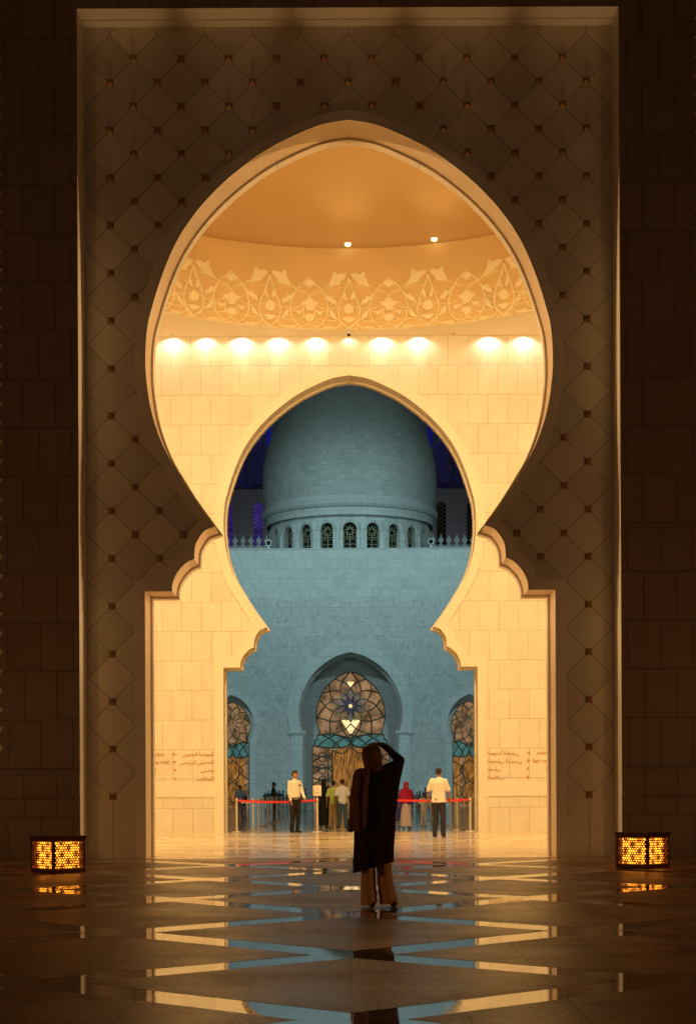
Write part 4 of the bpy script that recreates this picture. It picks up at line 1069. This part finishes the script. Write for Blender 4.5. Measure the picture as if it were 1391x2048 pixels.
def person(label, loc, rz, H=1.74, skin='tan', shirt=None, trousers=None, hair=True, arms=None, legs=None, vox=.02, sleeve='short', skirt=None, hood=None, face=False, turn=0,
           group=None, tuck=False, fat=1.0, shoes=None, long_top=None):
    k = H / 1.75; t = tag(empty('person', (loc[0], loc[1], .006), rz), label, 'person', group)
    t.scale = (k, k, k)
    arms = arms or {}; L = {1: ((.24, .03, 1.14), (.255, -.03, .89)), -1: ((-.24, .03, 1.14), (-.255, -.03, .89))}; L.update(arms)
    G_ = {1: ((.09, -.01, .50), (.095, .02, .085)), -1: ((-.09, -.01, .50), (-.095, .02, .085))}
    if legs: G_.update(legs)
    b = MB(); hc = (0, -.012, 1.635)
    hf_ = head(b, hc, turn)
    chain(b, [((0, .02, 1.47), .055), ((0, .005, 1.58), .052)])
    hullpiece(b, [((0, .01, 1.33), (.15 * fat, .095, .12)), ((0, 0, 1.12), (.125 * fat, .085, .1)), ((-.15, .01, 1.42), .045), ((.15, .01, 1.42), .045)])
    hullpiece(b, [((0, 0, 1.12), (.125 * fat, .085, .1)), ((0, 0, .95), (.15, .10, .09))])
    for s in (1, -1):
        e, w_ = L[s]; sh = (s * .166, .01, 1.415)
        chain(b, [(sh, .05), (e, .038), (w_, .026)])
        d = V(*w_) - V(*e); hand(b, w_, d, (-s, -.2, 0), 1 if s > 0 else -1, .45)
        kn, an = G_[s]; chain(b, [((s * .085, 0, .92), .08), (kn, .052), (an, .036)])
        chain(b, [((an[0], an[1] + .02, .045), .032), ((an[0] + s * .012, an[1] - .15, .028), .022)])
    remesh(b, 'body', SK[skin], t, vox * .62, 1)
    if face:
        e_ = MB()
        for sx in (-1, 1): hullpiece(e_, [(hf_(sx * .03, -.084, .012), .0085)], 2)
        e_.build('eyes', HAIR, t)
        e_ = MB(); hullpiece(e_, [(hf_(-.02, -.098, -.058), .004), (hf_(.02, -.098, -.058), .004)], 1); e_.build('mouth', cloth('lip', (.3, .07, .05)), t)
    if hair:
        h = MB(); hullpiece(h, [(hf_(0, .022, .035), (.080, .085, .083)), (hf_(0, -.03, .075), (.06, .05, .035)), (hf_(0, .045, -.02), (.066, .05, .05))])
        remesh(h, 'hair', HAIR, t, vox * .6, 1, .006, 40)
    if hood:
        h = MB(); hullpiece(h, [(hf_(0, .02, .03), (.098, .105, .10)), (hf_(0, .03, -.03), (.088, .09, .08))])
        hullpiece(h, [(hf_(0, .03, -.04), (.085, .085, .07)), ((0, .02, 1.43), (.15, .11, .06))])
        for s in (-1, 1): hullpiece(h, [((0, .02, 1.43), (.12, .11, .06)), ((s * .19, .01, 1.38), (.07, .08, .07)), ((s * .2, .0, 1.12), (.07, .09, .06))])
        hullpiece(h, [((0, .0, 1.38), (.2, .14, .08)), ((0, .0, 1.0), (.24, .16, .08))])
        remesh(h, 'head_scarf', cloth(*hood), t, vox, 3, .014, 8)
    if shirt:
        s_ = MB(); zb = .93 if tuck else .86
        hullpiece(s_, [((0, .01, 1.33), (.162 * fat, .12, .12)), ((0, 0, 1.10), (.152 * fat, .118, .08)), ((-.142, .012, 1.415), .062), ((.142, .012, 1.415), .062), ((0, .015, 1.47), (.07, .065, .03))])
        hullpiece(s_, [((0, 0, 1.12), (.15 * fat, .118, .08)), ((0, 0, zb + .02), (.165 * fat + (0 if tuck else .01), .125, .02))])
        hullpiece(s_, [((0, .02, 1.49), (.066, .064, .02)), ((0, .025, 1.515), (.058, .056, .012))], 2)
        for s in (1, -1):
            e, w_ = V(*L[s][0]), V(*L[s][1]); sh = V(s * .166, .01, 1.415)
            if sleeve == 'short': chain(s_, [(sh, .066), (sh.lerp(e, .78), .064)])
            else: chain(s_, [(sh, .064), (e, .052), (e.lerp(w_, .9), .038)])
        remesh(s_, 'shirt', cloth(*shirt), t, vox * .8, 2, .012, 9, hash(label) % 7)
    if long_top:
        s_ = MB(); zb, wb = long_top[1], long_top[2]
        hullpiece(s_, [((0, .01, 1.36), (.19, .135, .12)), ((0, 0, 1.0), (.19, .15, .1))]); hullpiece(s_, [((0, 0, 1.0), (.19, .15, .1)), ((0, 0, zb), (wb, .17, .02))])
        for s in (1, -1):
            e, w_ = V(*L[s][0]), V(*L[s][1]); chain(s_, [((s * .166, .01, 1.415), .075), (e, .07), (e.lerp(w_, .85), .06)])
        remesh(s_, 'robe', cloth(*long_top[0]), t, vox, 3, .016, 8)
    if trousers:
        q = MB(); hullpiece(q, [((0, .0, 1.0), (.148 * fat, .112, .03)), ((-.085, 0, .88), .098), ((.085, 0, .88), .098)])
        for s in (1, -1):
            kn, an = G_[s]; chain(q, [((s * .085, .0, .88), .098), (kn, .074), ((an[0], an[1], .10), .062)]); hullpiece(q, [((an[0], an[1], .10), .060), ((an[0], an[1] - .02, .045), (.062, .07, .02))])
        remesh(q, 'trousers', cloth(*trousers), t, vox * .8, 2, .012, 10)
    if skirt:
        q = MB(); hullpiece(q, [((0, 0, .98), (.16, .12, .03)), ((0, 0, .1), (.26, .2, .03))]); remesh(q, 'skirt', cloth(*skirt), t, vox, 2, .02, 9)
    for s in (1, -1):
        an = G_[s][1]; q = MB()
        hullpiece(q, [((an[0], an[1] + .035, .032), (.04, .035, .028)), ((an[0] + s * .012, an[1] - .16, .022), (.040, .05, .020)), ((an[0], an[1] - .02, .06), (.036, .045, .03))])
        remesh(q, 'shoe', cloth(*shoes) if shoes else SHOE, t, vox * .6, 1)
    return t
def at(px, py): d = FPX * CAMH / (py - VY); return (P(px, py, d)[0], d)

# guard in uniform, right of the left barrier belt
x, y = at(590, 1665.5)
gu = person('guard in long sleeved white uniform shirt and black trousers standing by the red belt', (x, y), R(38), 1.82, 'tan', ('uniform', (.80, .76, .68)), ('black', (.018, .016, .016)),
       arms={-1: ((-.205, .0, 1.14), (-.18, -.05, .89)), 1: ((.205, -.07, 1.14), (.15, -.25, .96))}, vox=.012, sleeve='long', face=True, turn=R(12), tuck=True)
for s in (-1, 1):
    MB().box(s * .155 - .03, s * .155 + .03, -.03, .05, 1.478, 1.49).build('epaulette', cloth('navy', (.02, .02, .06)), gu)
MB().box(.05, .12, -.142, -.128, 1.31, 1.35).build('badge', cloth('navy', (.02, .02, .06)), gu)
MB().box(-.16, .16, -.128, .128, .955, .99).build('belt', SHOE, gu)
# man seen from behind
x, y = at(877, 1676.5)
person('man in white short sleeved shirt and dark trousers seen from behind near the right barrier', (x, y), R(180 - 14), 1.80, 'brown', ('cream', (.82, .76, .66)), ('charcoal', (.035, .032, .045)),
       arms={1: ((.27, .0, 1.13), (.265, -.06, .88)), -1: ((-.25, -.02, 1.13), (-.26, -.09, .90))}, legs={1: ((.085, -.02, .5), (.10, .03, .085)), -1: ((-.11, -.01, .5), (-.105, -.01, .085))}, vox=.012, fat=1.12)
# visitors walking away in the courtyard
x, y = at(647, 1657)
person('visitor in a long black robe walking left of the man in the green shirt', (x, y), R(170), 1.58, 'tan', hood=('black2', (.012, .012, .014)), hair=False, long_top=(('black2', (.012, .012, .014)), .12, .25), vox=.02, group='visitors near the front barrier')
x, y = at(667, 1657.5)
person('man in a yellow green t-shirt and tan trousers walking away from us', (x, y), R(176), 1.55, 'brown', ('lime', (.45, .55, .16)), ('khaki', (.30, .20, .08)), legs={1: ((.10, .02, .5), (.13, .08, .085)), -1: ((-.10, -.04, .5), (-.12, -.06, .085))}, vox=.018, group='visitors near the front barrier')
x, y = at(684.5, 1658)
person('man in a pale t-shirt and blue jeans walking just left of the woman in black', (x, y), R(184), 1.60, 'brown', ('pale', (.66, .68, .75)), ('jeans', (.05, .09, .16)), legs={1: ((.09, -.05, .5), (.10, -.06, .085)), -1: ((-.10, .02, .5), (-.12, .08, .085))}, vox=.018, group='visitors near the front barrier')
x, y = at(812, 1659)
person('woman in red head scarf and pale skirt facing us behind the red belt', (x, y), R(8), 1.50, 'brown', hood=('crimson', (.36, .015, .06)), hair=False, shirt=('violet', (.10, .04, .22)), sleeve='long', skirt=('palepink', (.50, .42, .46)), vox=.02, group='visitors behind the right red belt')
x, y = at(794, 1657)
person('person in a blue robe between the woman in black and the red scarf', (x, y), R(-10), 1.28, 'brown', hair=True, long_top=(('blue', (.05, .06, .25)), .35, .2), vox=.02, group='visitors behind the right red belt')
x, y = at(846.5, 1654)
person('child in pale clothes standing left of the man in the white shirt', (x, y), R(5), 1.14, 'brown', ('offwhite', (.55, .55, .55)), ('palegrey', (.45, .45, .45)), vox=.022, group='visitors behind the right red belt')
x, y = at(480, 1638)
person('visitor in a light blue shirt at the left edge of the courtyard', (x, y), R(20), 1.50, 'brown', ('lightblue', (.28, .38, .60)), ('grey', (.2, .22, .25)), vox=.022, group='visitors far across the courtyard')
x, y = at(547.5, 1641)
person('visitor in a dark shirt behind the left queue posts', (x, y), R(100), 1.60, 'brown', ('dark', (.03, .04, .04)), ('dark2', (.04, .05, .06)), vox=.022, group='visitors far across the courtyard')
far = [(518, 1611, 1.20, (.25, .3, .33), 'in a grey shirt left of the dark one'), (530, 1613, 1.15, (.03, .04, .06), 'in black close to the facade'), (558.5, 1617, 1.30, (.05, .05, .12), 'in dark navy between queue post and guard'),
       (566, 1616, 1.30, (.10, .08, .16), 'in dull violet left of the guard'), (599, 1622, 1.28, (.2, .45, .75), 'in a bright blue shirt just right of the guard'), (610, 1615, 1.45, (.06, .09, .22), 'in a dark blue shirt between guard and notice'),
       (619, 1612, 1.05, (.05, .06, .10), 'crouching small in dark clothes left of the notice'), (839, 1618, 1.20, (.30, .06, .10), 'in dull red behind the child'), (850, 1618, 1.42, (.18, .32, .36), 'in teal grey left of the white shirted man'),
       (488.5, 1624, 1.20, (.05, .03, .03), 'in dark brown beside the light blue shirt at left'), (574, 1616, 1.25, (.12, .10, .12), 'in grey brown directly left of the guard'), (833.5, 1620, 1.15, (.35, .3, .3), 'in pale rose behind the child'),
       (524, 1612, 1.10, (.10, .03, .04), 'in maroon near the dark shirt at left'), (537, 1614, 1.30, (.04, .07, .08), 'in slate grey left of the dark shirt'), (541, 1612, 1.05, (.30, .28, .22), 'in beige, small, left of the dark shirt'),
       (554, 1613, 1.20, (.03, .03, .03), 'in black right of the dark shirt'), (605, 1613, 1.10, (.12, .2, .1), 'in olive green beside the dark blue shirt'), (822, 1619, 1.25, (.12, .05, .18), 'in plum behind the red head scarf'), (857, 1616, 1.15, (.35, .36, .38), 'in light grey at the elbow of the white shirted man')]
for i, (px, py, hh, c, lb) in enumerate(far):
    x, y = at(px, py)
    person('far visitor ' + lb, (x, y), R(random.choice((0, 30, 170, 200, 90))), hh, 'brown', ('far%d' % i, c), ('farleg%d' % (i % 3), (.05 + .03 * (i % 3), .05 + .02 * (i % 3), .08)), vox=.03, group='visitors far across the courtyard')

# ------------------------------------------------------------------ woman in black taking a picture
wx, wy = .295, 16.55
wo = tag(empty('person', (wx, wy, .006)), 'woman in long black dress and brown head scarf, right arm raised to her head', 'person')
BLK = plain('black_crepe', (.045, .026, .022), .9, noise_amt=.1, bump=.3, bscale=90, spec=.12)
SCARF = plain('brown_scarf', (.20, .095, .06), .85, noise_amt=.25, scale=9, bump=.4, bscale=120, spec=.2)
TROU = plain('tan_trousers', (.60, .31, .14), .85, noise_amt=.1, bump=.2, bscale=90, spec=.2)
b = MB()   # back towards the camera: she faces +y
hw_ = head(b, (-.083, .03, 1.565), R(172), R(-8))
chain(b, [((-.07, .0, 1.40), .052), ((-.08, .01, 1.50), .05)])
hullpiece(b, [((-.06, 0, 1.27), (.14, .09, .11)), ((-.05, 0, 1.08), (.115, .08, .1)), ((-.20, 0, 1.36), .04), ((.07, 0, 1.37), .045)])
hullpiece(b, [((-.05, 0, 1.08), (.115, .08, .1)), ((-.05, 0, .90), (.15, .10, .09))])
chain(b, [((.07, 0, 1.37), .048), ((.205, .05, 1.50), .040), ((.07, .10, 1.655), .030), ((.015, .13, 1.685), .024)])
hand(b, (.02, .13, 1.683), (-.95, .1, .10), (0, .3, -.9), -1, .35, .95)
chain(b, [((-.20, 0, 1.36), .048), ((-.265, .0, 1.12), .038), ((-.295, .04, .945), .027)])
hand(b, (-.295, .04, .94), (-.05, .1, -1), (1, 0, 0), -1, .9, .95)
for s, kx, ax in ((-1, -.105, -.095), (1, .06, .115)):
    chain(b, [((-.045 + s * .075, 0, .86), .08), ((kx, .0, .46), .05), ((ax, -.01, .09), .036)])
    chain(b, [((ax, -.03, .06), .03), ((ax + s * .01, .12, .03), .022)])
remesh(b, 'body', SK['brown'], wo, .0065, 1)
# dress
lv = [  # z, left x, right x, depth
 (1.425, -.15, .03, .075), (1.40, -.235, .08, .11), (1.36, -.265, .13, .125), (1.30, -.275, .17, .135), (1.20, -.28, .190, .145), (1.08, -.275, .176, .15), (.93, -.268, .163, .155),
 (.80, -.262, .158, .16), (.66, -.266, .150, .165), (.52, -.278, .142, .17), (.455, -.283, .137, .17)]
def hemz(x, z, zt): # slanted hem at the last levels
    return z
dr = MB(); n = 72; vs = []
for i, (z, xl, xr, dep) in enumerate(lv + [(None, -.278, .134, .172)]):
    for k in range(n):
        a = 2 * math.pi * k / n; cx, hw2 = (xl + xr) / 2, (xr - xl) / 2
        zz = z if z is not None else .42
        fold = .010 * math.sin(a * 9 + 1.2) * max(0, (1.35 - zz)) / .9 + .006 * math.sin(a * 17 + zz * 3) * max(0, 1.3 - zz)
        x_ = cx + (hw2) * math.cos(a) * (1 + fold / .2 * .25); y_ = (dep + fold) * math.sin(a)
        if z is None: zz = .345 + (x_ + .283) * .30 if x_ < 1 else .4
        vs.append((x_, y_, zz))
nl = len(lv) + 1
fs = [(i * n + k, i * n + (k + 1) % n, (i + 1) * n + (k + 1) % n, (i + 1) * n + k) for i in range(nl - 1) for k in range(n)]
fs += [tuple(range(n))[::-1], tuple((nl - 1) * n + k for k in range(n))]
dr.add(vs, fs)
# raised batwing sleeve on the right
hullpiece(dr, [((-.02, 0, 1.38), (.07, .09, .05)), ((.215, .045, 1.505), (.045, .05, .045)), ((.10, .0, 1.30), (.09, .10, .09))])
hullpiece(dr, [((.215, .045, 1.505), (.045, .05, .045)), ((.195, .03, 1.42), (.035, .05, .05)), ((.13, .0, 1.20), (.06, .09, .06)), ((.10, .0, 1.30), (.09, .10, .09))])
chain(dr, [((.215, .045, 1.51), .048), ((.165, .065, 1.578), .036)])
hullpiece(dr, [((-.21, 0, 1.36), .055), ((-.262, 0, 1.12), .052), ((-.20, 0, 1.15), .06)])
remesh(dr, 'dress', BLK, wo, .008, 2, .012, 8)
fs_ = MB(); chain(fs_, [((.21, .048, 1.515), .043), ((.08, .095, 1.648), .036), ((.035, .12, 1.678), .031)]); remesh(fs_, 'sleeve', plain('grey_sleeve', (.10, .11, .11), .8, bump=.2, bscale=90, spec=.2), wo, .006, 2, .004, 25)
# head scarf: wrap, neck drape and long tail over the left shoulder
sc = MB()
hullpiece(sc, [((-.083, .03, 1.585), (.108, .115, .100)), ((-.075, .01, 1.52), (.108, .105, .08))])
hullpiece(sc, [((-.075, .01, 1.51), (.106, .10, .06)), ((-.065, -.015, 1.43), (.095, .10, .035))])
hullpiece(sc, [((-.06, -.055, 1.44), (.10, .07, .03)), ((-.06, -.075, 1.40), (.05, .05, .015))])
for k in range(5):   # folds wrapped round the back of the head
    pts = [((-.083 + .104 * math.sin(R(a_)), .02 - .104 * math.cos(R(a_)), 1.635 - .030 * k - .0005 * abs(a_ + 20) * (k - 1)), .008) for a_ in range(-48, 49, 16)]
    for p_, q_ in zip(pts, pts[1:]): hullpiece(sc, [p_, q_], 1)
remesh(sc, 'head_scarf', SCARF, wo, .0065, 3, .008, 15)
tl = MB(); n = 40; vs = []
lvt = [(1.435, -.20, -.085, .085), (1.41, -.255, -.09, .12), (1.36, -.275, -.10, .15), (1.22, -.292, -.115, .168), (1.06, -.306, -.125, .175), (.93, -.312, -.13, .175), (.84, -.290, -.135, .168), (.80, -.262, -.15, .16)]
for z, xl, xr, dep in lvt:
    for k in range(n):
        a = 2 * math.pi * k / n; x_ = (xl + xr) / 2 + (xr - xl) / 2 * math.cos(a)
        y_ = -.03 - (dep - .05) * .9 + (.055 + .012 * math.sin(a * 7 + z * 2)) * math.sin(a) + .008 * math.sin(x_ * 120)
        if a < math.pi: y_ += .07
        vs.append((x_, y_, z + .02 * math.sin(x_ * 60) * (1 if z < .9 else 0)))
nl = len(lvt)
fs = [(i * n + k, i * n + (k + 1) % n, (i + 1) * n + (k + 1) % n, (i + 1) * n + k) for i in range(nl - 1) for k in range(n)] + [tuple(range(n))[::-1], tuple((nl - 1) * n + k for k in range(n))]
tl.add(vs, fs)
for k in range(5):
    x0 = -.15 - .028 * k
    hullpiece(tl, [((x0, -.135 - .004 * k, 1.36), .010), ((x0 - .02, -.165, 1.0), .012)], 1); hullpiece(tl, [((x0 - .02, -.165, 1.0), .012), ((x0 - .012, -.16, .84 + .012 * k), .008)], 1)
for k in range(9): hullpiece(tl, [((-.165 - .014 * k, -.15, .84), .005), ((-.165 - .0135 * k, -.15, .775 + .006 * (k % 3)), .0045)], 1)
remesh(tl, 'scarf_tail', SCARF, wo, .0065, 1, .008, 18)
for s, (xa, xb, za), (xc, xd) in ((-1, (-.195, -.055, .60), (-.203, -.027)), (1, (-.035, .115, .60), (-.002, .187))):
    q = MB(); vs = []; n = 40
    L5 = [(.95, (-.17 if s < 0 else -.03), (-.02 if s < 0 else .10), .10), (za, xa, xb, .085), (.40, xa + .003, xb + .004, .078), (.25, xa * .7 + xc * .3 - .0, xb * .65 + xd * .35, .085), (.12, xa * .25 + xc * .75, xb * .25 + xd * .75, .095), (.025 + (.01 if s > 0 else 0), xc, xd, .11)]
    for z, xl, xr, dep in L5:
        for k in range(n):
            a = 2 * math.pi * k / n; vs.append(((xl + xr) / 2 + (xr - xl) / 2 * math.cos(a), -.005 + dep * math.sin(a) + .004 * math.sin(5 * a), z + (.012 * math.cos(a) if z < .05 else 0)))
    fs = [(i * n + k, i * n + (k + 1) % n, (i + 1) * n + (k + 1) % n, (i + 1) * n + k) for i in range(5) for k in range(n)] + [tuple(range(n))[::-1], tuple(5 * n + k for k in range(n))]
    q.add(vs, fs); remesh(q, 'trouser_leg', TROU, wo, .007, 2, .004, 12)
for ax, dx in ((-.082, -.01), (.135, .02)):
    q = MB(); hullpiece(q, [((ax, -.075, .035), (.036, .035, .03)), ((ax + dx, .13, .018), (.036, .06, .016))]); hullpiece(q, [((ax, -.085, .02), (.024, .022, .022)), ((ax, -.08, .04), (.03, .03, .02))])
    remesh(q, 'shoe', SHOE, wo, .006, 1)
# phone in the raised hand, bag in the left
hb = tag(empty('handbag', (wx - .302, wy + .03, .006)), 'small dark handbag hanging from the left hand of the woman in black', 'bag')
q = MB(); hullpiece(q, [((-.0, .0, .90), (.028, .055, .025)), ((0, 0, .80), (.036, .085, .03))]); remesh(q, 'pouch', plain('bag_leather', (.09, .03, .015), .4), hb, .006, 2)
MB().tube([(0, -.05, .90), (0, -.045, .95), (0, -.01, .985), (0, .03, .97), (0, .05, .90)], .005, 8).build('strap', SHOE, hb, smooth=True)
